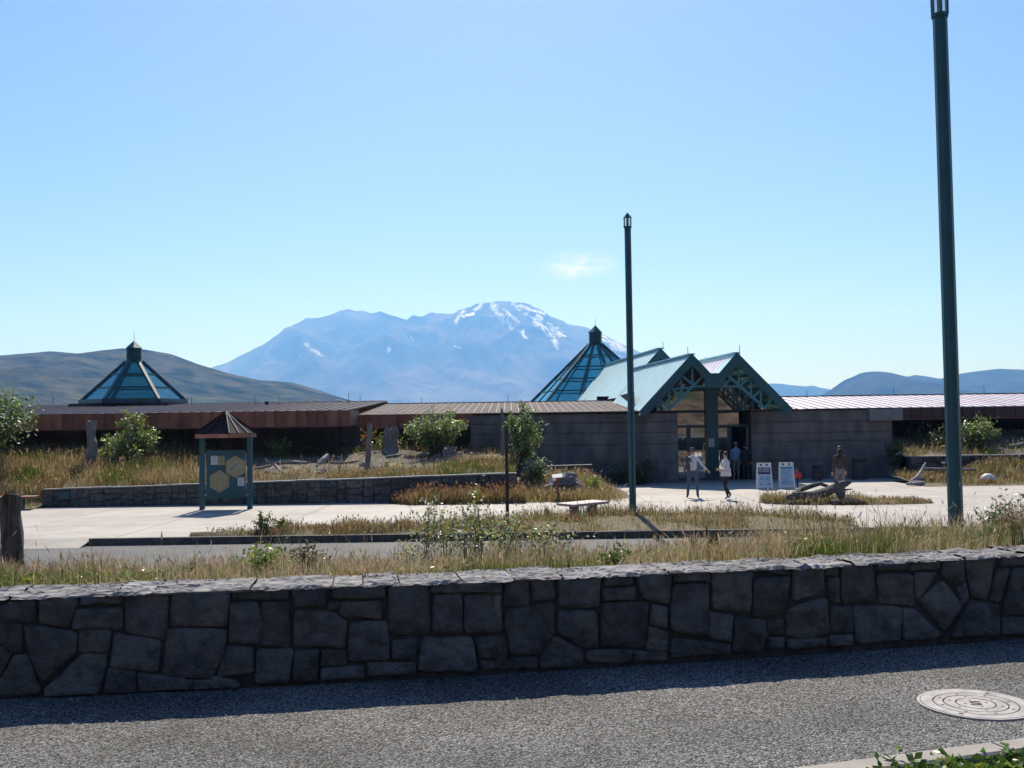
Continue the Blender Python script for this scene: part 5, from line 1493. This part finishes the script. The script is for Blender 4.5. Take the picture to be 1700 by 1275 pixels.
sh(1560, 47.3, bankR(20, 47.3), .55, 3.6, 30, 1500, .06, [(LD, 4), (LG, 2), (PALE, 1.5)], 'dark low planting under the fascia of the right wing', taper=.2)
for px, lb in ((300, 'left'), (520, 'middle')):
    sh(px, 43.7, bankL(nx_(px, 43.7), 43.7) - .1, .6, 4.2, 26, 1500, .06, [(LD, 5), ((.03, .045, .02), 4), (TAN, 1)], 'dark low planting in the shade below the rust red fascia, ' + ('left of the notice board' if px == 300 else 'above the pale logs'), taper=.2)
sh(100, 37.1, bankL(-16.8, 37.1), .5, .9, 10, 300, .06, [(LY, 3), (LO, 2), (STRAW, 2)], 'small yellowing bush above the left end of the retaining wall')

# ================================================================== SNAGS, STUMPS, LOGS
def snag(name, px, Y, zg, ztop, r0, r1, m, label, lean=(0, 0), cat='dead trunk', jag=.12, n=9, ymax=None, group=None, seed=1):
    x = nx_(px, Y); root = empty(name, (x, Y, zg), label, cat, group)
    r_ = random.Random(seed); H = ztop - zg
    q = MB(); k = max(5, int(H / .18)); pts = []; rad = []
    for i in range(k + 1):
        t = i / k; pts.append((x + lean[0] * t * H + r_.gauss(0, r0 * .06), Y + lean[1] * t * H, zg - .08 + (H + .08) * t))
        rad.append((r0 + (r1 - r0) * min(1, t * 1.2)) * (1.35 - .35 * min(1, t * 5)) * r_.uniform(.93, 1.07))
    q.tube(pts, rad, n, jit=.14, cap=True)
    # ragged top: raise/lower the last ring
    b = k * n
    for j in range(n): q.v[b + j].z += r_.uniform(-jag, jag * .6) * min(1, H)
    q.build('trunk', m, root)
    q = MB()
    for j in range(max(3, n // 2)):
        a = r_.uniform(0, 6.28); c = Vector(pts[-1]) + Vector((math.cos(a), math.sin(a), 0)) * r1 * .6
        q.tube([c - Vector((0, 0, .15 * min(1, H))), c + Vector((r_.gauss(0, .02), 0, r_.uniform(.3, 1) * jag))], [r1 * .35, r1 * .05], 4)
    q.build('splinter', m, root)
    return root
def zb_at(px, py, Y): return at(px, py, Y).z
snag('snag', 151, 39.3, bankL(nx_(151, 39.3), 39.3), zb_at(153, 700, 39.3), .21, .17, m_wood_grey, 'tall thick grey snag on the left bank beside the bright green shrub', (.02, 0), seed=3)
snag('snag', 608, 38.5, bankL(nx_(608, 38.5), 38.5), zb_at(613, 704, 38.5), .10, .10, m_wood_grey, 'thin brown grey snag leaning right, behind the middle of the retaining wall', (.07, 0), seed=4)
snag('stump', 649, 42.6, bankL(nx_(649, 42.6), 42.6) - .05, zb_at(649, 711, 42.6), .42, .27, m_wood_grey, 'broad pale grey stump left of the large round shrub', (-.02, 0), 'stump', seed=5, n=12)
snag('stump', 744, 40.2, bankL(nx_(744, 40.2), 40.2) - .05, zb_at(746, 746, 40.2), .36, .24, m_wood_grey, 'short dark grey stump in front of the large round shrub', (.05, 0), 'stump', seed=6, n=12, jag=.22)
snag('snag', 833, 42.0, bankL(-.5, 42.0), zb_at(834, 679, 42.0), .085, .06, m_wood_grey, 'thin straight grey snag just left of the tall narrow shrub', seed=7)
snag('stump', 906, 27.9, PLAZA + .04, zb_at(903, 846, 27.9), .19, .06, m_wood_dark, 'small dark pointed stump in the island grass left of the bench', (-.12, 0), 'stump', seed=8, n=10, jag=.06)
x = nx_(20, 9.2)
snag('stump', 21, 9.2, strip_h(x, 9.2), zb_at(20, 822, 9.2), .108, .095, m_wood_dark, 'tall dark splintered stump at the left edge behind the near wall', (-.01, 0), 'stump', seed=9, n=14, jag=.05)
for (px, top, r, sd, lb) in ((1147, 897, .030, 10, 'small reddish brown splintered stump, left one of the pair behind the near wall'), (1178, 893, .062, 11, 'wider reddish brown splintered stump, right one of the pair behind the near wall')):
    Y = 8.0; x = nx_(px, Y); snag('stump', px, Y, strip_h(x, Y), zb_at(px, top, Y), r, r * .8, mat('red rotten wood %d' % sd, (.07, .035, .03), (.15, .08, .06), 20, .9, bump=1, bscale=50, stretch=(3, 3, .4)), lb, (0, 0), 'stump', seed=sd, n=10, jag=.09)
def log(name, pts, rad, m, label, cat='log', n=8, jit=.12, branches=(), group=None):
    p0 = Vector(pts[0]); root = empty(name, (p0.x, p0.y, min(p[2] for p in pts)), label, cat, group)
    q = MB(); q.tube(pts, rad, n, jit=jit); q.build('trunk', m, root, smooth=False)
    for b, r in branches:
        q = MB(); q.tube(b, r, max(5, n - 2), jit=jit); q.build('branch', m, root, smooth=False)
    return root
def W3(px, py, Y): p = at(px, py, Y); return (p.x, Y, p.z)
def gl_(px, Y, dz=.05): x = nx_(px, Y); return (x, Y, bankL(x, Y) + dz)
log('log', [gl_(447, 40.6), gl_(478, 40.5, .1), gl_(509, 40.1)], [.07, .075, .06], m_bleach, 'long pale log lying on the bank right of the notice board')
log('log', [gl_(528, 39.8, .02), gl_(536, 40.0, .14), gl_(543, 40.3, .30)], [.10, .11, .08], m_bleach, 'short bright bleached log propped up on the bank')
log('log', [gl_(455, 38.3, .3), gl_(461, 38.1, .16), gl_(470, 37.7, .03)], [.06, .06, .05], m_bleach, 'short pale branch lying on the bank closest to the notice board', branches=(([gl_(458, 38.2, .2), gl_(452, 38.0, .16)], [.03, .02]),))
log('log', [gl_(546, 40.0), gl_(570, 39.9), gl_(593, 39.9)], [.045, .05, .04], m_wood_grey, 'thin grey log right of the short bright one')
log('log', [gl_(421, 38.8, .1), gl_(430, 38.8, .1), gl_(449, 39.2, .14)], [.06, .06, .05], m_wood_grey, 'grey log partly behind the notice board post')
log('log', [gl_(160, 39.8, .25), gl_(178, 39.9, .25)], [.03, .03], m_wood_grey, 'thin stick beside the tall thick snag')
log('log', [gl_(640, 41.0, .04), gl_(655, 41.3, .06), gl_(664, 41.6, .07)], [.05, .06, .04], m_wood_grey, 'small branch at the foot of the broad grey stump')
# right hand logs
def gr_(px, Y, dz=.05): x = nx_(px, Y); return (x, Y, bankR(x, Y) + dz)
log('log', [gr_(1508, 40.6, .1), gr_(1520, 40.9, .25), gr_(1533, 41.4, .72)], [.05, .06, .035], m_bleach, 'pale driftwood log slanting up to the left of the teal pole', branches=(([gr_(1516, 40.8, .15), gr_(1530, 41.0, .12)], [.08, .06]), ([gr_(1505, 40.4, .04), gr_(1524, 40.4, .06)], [.07, .06])))
log('log', [gr_(1530, 41.6, .45), gr_(1572, 41.8, .38), gr_(1615, 42.2, .28)], [.07, .07, .05], m_wood_grey, 'long thin grey log behind the tall teal pole, on the right bed')
log('log', [gr_(1500, 40.15, .03), gr_(1520, 40.1, .05), gr_(1530, 40.2, .05)], [.06, .07, .05], m_bleach, 'small bleached log at the plaza edge right of the entrance wall')
log('log', [gr_(1672, 46.0, .06), gr_(1700, 46.2, .08)], [.10, .12], m_wood_grey, 'grey log on the right bank near the right edge')
log('log', [gr_(1484, 44.6, .1), gr_(1494, 44.5, .2)], [.05, .08], m_wood_grey, 'short grey log at the corner of the right retaining wall')
# big driftwood in the plaza bed
DY = 32.2
def D(px, py, Y=DY): p = at(px, py, Y); return (p.x, Y, p.z)
log('driftwood', [D(1306, 826), D(1326, 823), D(1350, 822), D(1372, 817), D(1388, 809), D(1400, 804), D(1413, 800)], [.08, .12, .14, .15, .155, .12, .04], m_log,
    'big dark grey forked driftwood lying on the grass patch in front of the entrance plaza', 'driftwood', 12, .10, branches=(
    ([D(1318, 822), D(1332, 812, 32.6), D(1350, 806, 32.8), D(1362, 803, 32.8), D(1376, 808, 32.8), D(1386, 809)], [.10, .09, .075, .06, .05, .06]),
    ([D(1388, 808), D(1396, 816), D(1397, 828, 32.0)], [.17, .16, .11]),
    ([D(1396, 812), D(1405, 813), D(1415, 812)], [.05, .03, .015]),
    ([D(1392, 806), D(1386, 796), D(1380, 789)], [.08, .04, .015]),
    ([D(1400, 805), D(1406, 797), D(1404, 790)], [.06, .03, .01])))
log('log', [D(1379, 834, 31.7), D(1400, 833, 31.7), D(1418, 831, 31.7), D(1440, 835, 31.6)], [.09, .09, .10, .05], m_log, 'short dark log on the ground right of the big driftwood', n=10, branches=(([D(1415, 831, 31.7), D(1419, 826, 31.7)], [.05, .02]),))
# bleached rock pile made of slabs
rx, ry = nx_(936, 36.4), 36.4
rk = empty('rock', (rx, ry, bankL(rx, ry)), 'pale layered rock behind the label post and bench', 'rock')
rr = random.Random(4)
for k in range(9):
    t = k / 8; q = MB(); u = -.70 + 1.4 * t
    q.blob((rx + u * .75 + .05, ry + rr.uniform(-.2, .2), bankL(rx, ry) + .05 + .55 * (1 - abs(u + .1)) * .75), (.42, .36, .15 + .12 * (1 - abs(u))), 14, 9, .5, 2.3, seed=k * 3.1)
    c = Vector((rx + u * .75, ry, bankL(rx, ry) + .3)); rot = Matrix.Rotation(math.radians(24 if u < 0.1 else -26), 3, 'Y')
    q.v = [c + rot.inverted() @ (v_ - c) if False else c + Matrix.Rotation(math.radians(-26 if u < .1 else 24), 3, 'Y') @ (v_ - c) for v_ in q.v]
    q.build('slab_layer', m_rock, rk)
# white boulder on the right bed
q = MB(); bx = nx_(1636, 40.7); q.blob((bx, 40.7, bankR(bx, 40.7) + .12), (.28, .25, .22), 16, 10, .2, 1.5, seed=4)
tag(q.build('boulder', mat('white stone', (.80, .76, .78), None, rough=.35), smooth=True, origin=(bx, 40.7, bankR(bx, 40.7))), 'rounded bright white boulder in the grass right of the tall teal pole', 'rock')
for i in range(46):   # small rocks on the bank
    x = random.uniform(-11, -1); y = random.uniform(37.5, 43.5)
    if i == 0: q = MB()
    q.blob((x, y, bankL(x, y) + .02), random.uniform(.05, .14), 7, 5, .5, 2, seed=i)
tag(q.build('bank_rubble', m_cap_far), kind='stuff')

# ================================================================== SMALL POSTS AND PLAQUES
Y = 25.15; x = nx_(839.5, Y)
root = empty('steel_post', (x, Y, PLAZA), 'tall rusty brown steel post standing at the kerb left of the bench', 'post')
q = MB(); q.box((x, Y, (PLAZA + zb_at(838, 707, Y)) / 2 - .1), (.085, .06, zb_at(838, 707, Y) - PLAZA + .2)); q.build('post', m_rust, root)
q = MB(); q.box((x + .03, Y - .045, .1), (.02, .03, 1.9)); q.build('flange', m_rust, root)
Y = 34.9; x = nx_(923, Y)
root = empty('label_post', (x, Y, PLAZA), 'short brown post with a small grey tilted label in front of the pale rock', 'sign post')
q = MB(); q.box((x, Y, (PLAZA + zb_at(922, 794, Y)) / 2), (.10, .08, zb_at(922, 794, Y) - PLAZA)); q.build('post', MATS['bench red'], root)
q = MB(); q.bar((x - .17, Y + .02, zb_at(922, 791, Y)), (x + .17, Y - .0, zb_at(922, 791, Y) + .02), .24, .035, up=(0, -.5, 1)); q.build('label', m_paper, root)
Y = 42.2; x = nx_(1562, Y)
root = empty('label_post', (x, Y, bankR(x, Y)), 'tiny pale label on a thin stake left of the tall teal pole', 'sign post')
q = MB(); q.box((x, Y, (bankR(x, Y) + zb_at(1562, 770, Y)) / 2), (.04, .04, zb_at(1562, 770, Y) - bankR(x, Y))); q.build('stake', m_rust, root)
q = MB(); q.box((x, Y - .03, zb_at(1562, 768, Y)), (.16, .02, .07)); q.build('label', m_paper, root)
# black plaque on its sloping block behind the near wall
a, b, c, d = [at(px, py, Y_) for px, py, Y_ in ((1603, 881, 8.95), (1643, 880, 8.95), (1663, 911, 8.35), (1622, 911, 8.35))]
root = empty('plaque', (b.x, 8.6, strip_h(b.x, 8.6)), 'black metal plaque tilted on a low stone block behind the near wall at the right', 'plaque')
nr = (b - a).cross(d - a).normalized()
if nr.z < 0: nr = -nr
q = MB(); q.prism([a, b, c, d], -nr * .012); q.build('plate', mat('black plaque', (.02, .024, .03), (.035, .04, .05), 20, .35), root)
q = MB(); q.prism([p - nr * .016 for p in (a, b, c, d)], (0, 0, -.3)); q.build('block', m_mortar, root)
def PL(u, v): return a + (b - a) * u + (d - a) * v + nr * .002
q = MB()
ring_ = [PL(.22 + .12 * math.cos(t), .45 + .26 * math.sin(t)) for t in [2 * math.pi * k / 16 for k in range(16)]]
for k in range(16): q.bar(ring_[k], ring_[(k + 1) % 16], .004, .003, up=nr)
q.build('emblem_ring', m_paper, root)
q = MB()
for k in range(4): q.bar(PL(.42, .2 + .09 * k), PL(.82 - .08 * (k % 2), .2 + .09 * k), .003, .004, up=nr)
for k in range(2): q.bar(PL(.46 + .22 * k, .66), PL(.52 + .22 * k, .66), .012, .004, up=nr)
q.build('lettering', m_paper, root)

# ================================================================== MANHOLE
mc = onz(1620, 1170, 0)
mh = empty('manhole_cover', (mc.x, mc.y, 0), 'round pale iron manhole cover with concentric grooves in the near asphalt', 'manhole cover')
def disc(r0, r1, z, m, name, n=64):
    vs = []; fs = []
    for k in range(n):
        t = 2 * math.pi * k / n; c_, s_ = math.cos(t), math.sin(t)
        if r0 > 0: vs += [(mc.x + r0 * c_, mc.y + r0 * s_, z), (mc.x + r1 * c_, mc.y + r1 * s_, z), (mc.x + r1 * c_, mc.y + r1 * s_, z - .012), (mc.x + r0 * c_, mc.y + r0 * s_, z - .012)]
    for k in range(n):
        a = 4 * k; b = 4 * ((k + 1) % n)
        fs += [(a, a + 1, b + 1, b), (a + 1, a + 2, b + 2, b + 1), (a, b, b + 3, a + 3)]
    return pyobj(name, vs, fs, m, mh)
disc(.002, .298, .001, m_groove, 'base')
for r0, r1, nm, z in ((.291, .306, 'frame_ring', .007), (.225, .287, 'ring', .008), (.172, .217, 'ring', .008), (.108, .163, 'ring', .008), (.002, .099, 'hub', .008)): disc(r0, r1, z, m_iron, nm)
def dot(r, ang, s):
    q = MB(); x = mc.x + r * math.cos(ang); y = mc.y + r * math.sin(ang)
    q.tube([(x, y, .0082), (x, y, .0092)], s, 8); q.build('stud', m_groove, mh)
for k in range(8): dot(.194, k * math.pi / 4 + .1, .009)
for k in range(6): dot(.136, k * math.pi / 3 + .5, .008)
for k in range(4): dot(.062, k * math.pi / 2 + .1, .008)
for a_ in (0.9, 4.0): dot(.256, a_, .014)
q = MB(); pts = [(mc.x + dx, mc.y + dy, .0095) for dx, dy in ((.035, .022), (.012, .034), (-.018, .028), (-.02, .010), (.0, .0), (.022, -.010), (.018, -.028), (-.012, -.034), (-.036, -.022))]
for a_, b_2 in zip(pts, pts[1:]): q.bar(a_, b_2, .010, .003)
q.build('letter', m_groove, mh)

# grit and leaf litter on the road
gv = MB()
for i in range(700):
    s_ = random.uniform(-5.5, 6.5); o_ = abs(random.gauss(0, .22)) + .03 if i < 560 else random.uniform(.1, 2.2)
    p = wall_pt(s_, 0.0, o_); r = random.uniform(.003, .010)
    gv.add([p + Vector((random.uniform(-1, 1) * r, random.uniform(-1, 1) * r, z)) for z in (0, 0, 0, r * 1.2)] , [(0, 1, 3), (1, 2, 3), (2, 0, 3)])
tag(gv.build('grit', m_kerb), kind='stuff')
# ================================================================== PEOPLE
m_skin = mat('skin', (.45, .27, .19), None, rough=.6)
m_hair = mat('dark hair', (.018, .014, .012), None, rough=.6)
def cmat(n, c): return mat(n, c, tuple(v * .8 for v in c), 12, .85)
def person(px, Y, zg, H, face, J, top, bottom, shoe, label, hair=m_hair, hat=None, hatc=None, long=False, sleeves=True, bulk=1.0, x=None, backpack=None, skirt=None):
    """J: overrides of joints, in a 1.75 m figure: x to its right, y forward, z up; face: heading angle (0 = facing +Y)"""
    x = nx_(px, Y) if x is None else x
    root = empty('person', (x, Y, zg), label, 'person')
    s = H / 1.75
    j = dict(pel=(0, 0, .94), sp=(0, .0, 1.12), ch=(0, .0, 1.34), nk=(0, .0, 1.47), h1=(0, .015, 1.57), h2=(0, .02, 1.655), h3=(0, .015, 1.715),
             hl=(-.095, 0, .88), kl=(-.10, .01, .49), al=(-.10, -.02, .09), tl=(-.12, .13, .035), hr=(.095, 0, .88), kr=(.10, .01, .49), ar=(.10, -.02, .09), tr=(.12, .13, .035),
             sl=(-.17, 0, 1.40), el=(-.23, -.02, 1.12), wl=(-.25, .05, .87), sr=(.17, 0, 1.40), er=(.23, -.02, 1.12), wr=(.25, .05, .87))
    j.update(J)
    names = list(j); ids = {n: i for i, n in enumerate(names)}
    R_ = dict(pel=(.15, .11), sp=(.135, .10), ch=(.155, .105), nk=(.055, .055), h1=(.070, .078), h2=(.075, .088), h3=(.05, .06), hl=(.095, .10), kl=(.062, .065), al=(.042, .048), tl=(.04, .03),
              sl=(.062, .062), el=(.045, .045), wl=(.030, .030))
    for a_, b_2 in (('hr', 'hl'), ('kr', 'kl'), ('ar', 'al'), ('tr', 'tl'), ('sr', 'sl'), ('er', 'el'), ('wr', 'wl')): R_[a_] = R_[b_2]
    E = [('pel', 'sp'), ('sp', 'ch'), ('ch', 'nk'), ('nk', 'h1'), ('h1', 'h2'), ('h2', 'h3'), ('pel', 'hl'), ('hl', 'kl'), ('kl', 'al'), ('al', 'tl'), ('pel', 'hr'), ('hr', 'kr'), ('kr', 'ar'), ('ar', 'tr'),
         ('ch', 'sl'), ('sl', 'el'), ('el', 'wl'), ('ch', 'sr'), ('sr', 'er'), ('er', 'wr')]
    ca, sa = math.cos(face), math.sin(face)
    def TT(p): return Vector(((p[0] * ca - p[1] * sa) * s, (p[0] * sa + p[1] * ca) * s, p[2] * s))
    V = [TT(j[n]) for n in names]
    me = bpy.data.meshes.new('tmp'); me.from_pydata([tuple(v) for v in V], [(ids[a], ids[b]) for a, b in E], [])
    to = bpy.data.objects.new('tmp', me); COL.objects.link(to)
    md = to.modifiers.new('s', 'SKIN')
    for n in names:
        sv = me.skin_vertices[0].data[ids[n]]; b_ = bulk if n in ('pel', 'sp', 'ch', 'hl', 'hr', 'sl', 'sr', 'el', 'er') else 1
        sv.radius = (R_[n][0] * s * b_, R_[n][1] * s * b_); sv.use_root = (n == 'pel')
    md.use_smooth_shade = True
    ss = to.modifiers.new('u', 'SUBSURF'); ss.levels = 2; ss.render_levels = 2
    dg = bpy.context.evaluated_depsgraph_get(); ev = to.evaluated_get(dg)
    bm_ = bpy.data.meshes.new_from_object(ev); bpy.data.objects.remove(to); 
    bm_.materials.clear()
    for m_ in (m_skin, top, bottom, shoe): bm_.materials.append(m_)
    cat_ = {'pel': 2, 'sp': 1, 'ch': 1}
    def segc(a, b):
        if a in ('nk', 'h1', 'h2'): return 0
        if (a, b) == ('ch', 'nk'): return 1
        if a == 'pel' and b == 'sp': return 1
        if a == 'sp': return 1
        if a in ('pel', 'hl', 'hr'): return 2
        if a in ('kl', 'kr'): return 2
        if a in ('al', 'ar'): return 3
        if a in ('el', 'er'): return 1 if sleeves else 0
        return 1
    segs = [(TT(j[a]), TT(j[b]), segc(a, b), R_[a][0] * s) for a, b in E]
    mi = []
    for p in bm_.polygons:
        c = p.center; best = 1e9; k = 1
        for a, b, m_, r in segs:
            d_ = b - a; t_ = max(0, min(1, (c - a).dot(d_) / d_.length_squared)); dd = (c - a - d_ * t_).length - r * .3
            if dd < best: best = dd; k = m_
        mi.append(k)
    bm_.polygons.foreach_set('material_index', mi); bm_.update()
    bo_ = link('body', bm_, None, root)
    o3 = Vector((x, Y, zg))
    # hands
    for w_, e_ in (('wl', 'el'), ('wr', 'er')):
        a = TT(j[w_]); d_ = (TT(j[w_]) - TT(j[e_])).normalized(); sd = d_.cross(Vector((0, 1, .2))).normalized(); up = sd.cross(d_)
        q = MB(); c = a + d_ * .045 * s
        q.blob(o3 + c, (.036 * s, .036 * s, .045 * s), 8, 6, .05)
        for f_ in range(4):
            b0 = a + d_ * .075 * s + sd * (f_ - 1.5) * .018 * s
            q.tube([o3 + b0, o3 + b0 + d_ * .035 * s, o3 + b0 + (d_ * .062 + up * .02) * s], [.009 * s, .008 * s, .006 * s], 5)
        b0 = a + d_ * .03 * s - sd * .028 * s
        q.tube([o3 + b0, o3 + b0 + (d_ * .03 - sd * .025) * s], [.011 * s, .008 * s], 5)
        q.build('hand', m_skin, root, smooth=True)
    # head details
    hc = TT(j['h2']); fw = TT((0, 1, 0)) / s; rt = TT((1, 0, 0)) / s; upv = Vector((0, 0, 1))
    q = MB(); q.blob(o3 + hc + fw * .095 * s - upv * .035 * s, (.013 * s, .013 * s, .02 * s), 6, 5, 0)
    for sx in (-1, 1): q.blob(o3 + hc + rt * sx * .088 * s - upv * .02 * s, (.012 * s, .016 * s, .026 * s), 6, 5, 0)
    q.build('nose_and_ears', m_skin, root, smooth=True)
    q = MB()
    for sx in (-1, 1): q.blob(o3 + hc + fw * .088 * s + rt * sx * .032 * s - upv * .012 * s, .011 * s, 6, 4, 0)
    q.bar(o3 + hc + fw * .088 * s - rt * .024 * s - upv * .072 * s, o3 + hc + fw * .088 * s + rt * .024 * s - upv * .072 * s, .01 * s, .008 * s)
    q.build('eyes_and_mouth', m_hair, root)
    if hair:
        q = MB(); c = hc + upv * .012 * s - fw * .018 * s
        q.blob(o3 + c + upv * .012 * s, (.092 * s, .10 * s, .098 * s), 12, 9, .08, 4, seed=px)
        q.v = [v if (v - (o3 + hc)).dot(fw) < .058 * s or (v - (o3 + hc)).z > .05 * s else v - fw * .05 * s for v in q.v]
        if long: q.tube([o3 + hc - fw * .06 * s + upv * .02 * s, o3 + hc - fw * .09 * s - upv * .12 * s, o3 + hc - fw * .12 * s - upv * .26 * s, o3 + hc - fw * .10 * s - upv * .36 * s], [.09 * s, .095 * s, .08 * s, .03 * s], 10)
        q.build('hair', hair, root, smooth=True)
    if hat:
        q = MB(); c = o3 + hc + upv * .055 * s
        q.blob(c, (.098 * s, .108 * s, .075 * s), 12, 8, .0); q.build('cap', hatc, root, smooth=True)
        q = MB(); b0 = c - upv * .012 * s + fw * .08 * s
        if hat == 'brim': q.tube([c - upv * .02 * s, c - upv * .01 * s], [.16 * s, .15 * s], 14)
        else: q.prism([b0 - rt * .07 * s, b0 + rt * .07 * s, b0 + rt * .05 * s + fw * .08 * s - upv * .015 * s, b0 - rt * .05 * s + fw * .08 * s - upv * .015 * s], (0, 0, .012 * s))
        q.build('cap_brim', hatc, root)
    if backpack:
        q = MB(); c = TT((0, -.17, 1.22)); q.blob(o3 + c, (.15 * s, .11 * s, .20 * s), 12, 8, .1); q.build('backpack', backpack, root, smooth=True)
    if skirt:
        q = MB(); n = 16
        for z0, z1, r0, r1 in skirt[1]: q.tube([o3 + TT((0, 0, z0)), o3 + TT((0, 0, z1))], [r0 * s, r1 * s], n)
        q.build('jacket_hem', skirt[0], root, smooth=True)
    return root
PI = math.pi
c_white = cmat('white cloth', (.72, .72, .74)); c_jean = cmat('blue jeans', (.07, .11, .18)); c_black = cmat('black cloth', (.02, .02, .024)); c_grey = cmat('grey cloth', (.09, .09, .095))
c_red = cmat('red cloth', (.55, .03, .05)); c_blue = cmat('light blue cloth', (.25, .42, .60)); c_navy = cmat('navy cloth', (.02, .03, .08)); c_brown = cmat('brown fleece', (.075, .065, .06)); c_shoe = cmat('dark shoe', (.04, .035, .035)); c_wshoe = cmat('white shoe', (.6, .6, .62))
c_khaki = cmat('grey trousers', (.22, .22, .24))
# man holding a small child
man = person(1147, 35.5, PLAZA, 1.74, PI - .15, dict(el=(-.33, .05, 1.16), wl=(-.50, .16, .98), er=(.27, .04, 1.16), wr=(.16, .22, 1.16), kl=(-.15, .03, .49), al=(-.16, .0, .09), tl=(-.18, .14, .035), kr=(.15, .0, .49), ar=(.19, -.03, .09), tr=(.22, .11, .035)),
       c_white, c_jean, c_shoe, 'man in a white long-sleeved shirt, jeans and black and white cap, carrying a small child', hat='visor', hatc=c_black)
child1 = person(1138.5, 35.2, PLAZA + .60, 1.0, PI - .3, dict(kl=(-.14, .16, .62), al=(-.14, .10, .30), tl=(-.14, .2, .26), kr=(.16, .14, .62), ar=(.16, .08, .30), tr=(.16, .18, .26), el=(-.25, .08, 1.2), wl=(-.2, .18, 1.15)),
       c_grey, c_grey, c_shoe, 'small child in a red hat carried on the arm of the man', hat='brim', hatc=c_red, hair=None)
person(1202, 34.6, PLAZA, 1.62, PI / 2 + .25, dict(kl=(-.09, .10, .50), al=(-.09, -.02, .10), tl=(-.09, .12, .04), kr=(.09, .02, .49), ar=(.09, -.22, .14), tr=(.09, -.10, .04), el=(-.22, .02, 1.16), wl=(-.16, .2, 1.10), er=(.22, .02, 1.16), wr=(.16, .2, 1.12)),
       c_white, c_black, c_wshoe, 'woman in a loose white jacket and black trousers walking, seen from the side', bulk=1.12, skirt=(c_white, [(.86, 1.15, .20, .17)]))
person(1201, 45.2, PLAZA, 1.66, 0.2, {}, c_black, c_black, c_shoe, 'dark-haired person in black close to the glass doors, behind the woman in white', long=True, x=nx_(1201, 45.2))
person(1219, 45.9, PLAZA, 1.70, 0.0, {}, c_blue, c_khaki, c_wshoe, 'person in a light blue shirt and pale cap entering the open door, seen from behind', hat='brim', hatc=c_blue, bulk=1.15, sleeves=True)
person(1235, 45.5, PLAZA, 1.64, -0.3, dict(kl=(-.1, .1, .5), al=(-.1, .08, .1), tl=(-.1, .2, .04)), c_black, c_black, c_wshoe, 'person in black with pale shoes, rightmost at the doorway')
person(1320, 38.0, PLAZA, .86, PI / 2 - .3, dict(el=(-.22, .1, 1.15), wl=(-.14, .24, 1.12), er=(.22, .1, 1.15), wr=(.14, .24, 1.12)), c_red, c_navy, c_shoe, 'toddler in a red jacket and dark hat in front of the folding signs', hat='visor', hatc=c_navy, bulk=1.35, backpack=c_red)
person(1391, 34.9, PLAZA + .02, 1.72, 0.15, dict(el=(-.24, -.02, 1.14), wl=(-.27, .0, .86), kl=(-.1, .08, .5), al=(-.1, .06, .1), tl=(-.1, .18, .04)), c_brown, c_khaki, c_shoe, 'long-haired person in a dark jacket and grey trousers walking behind the driftwood', long=True)
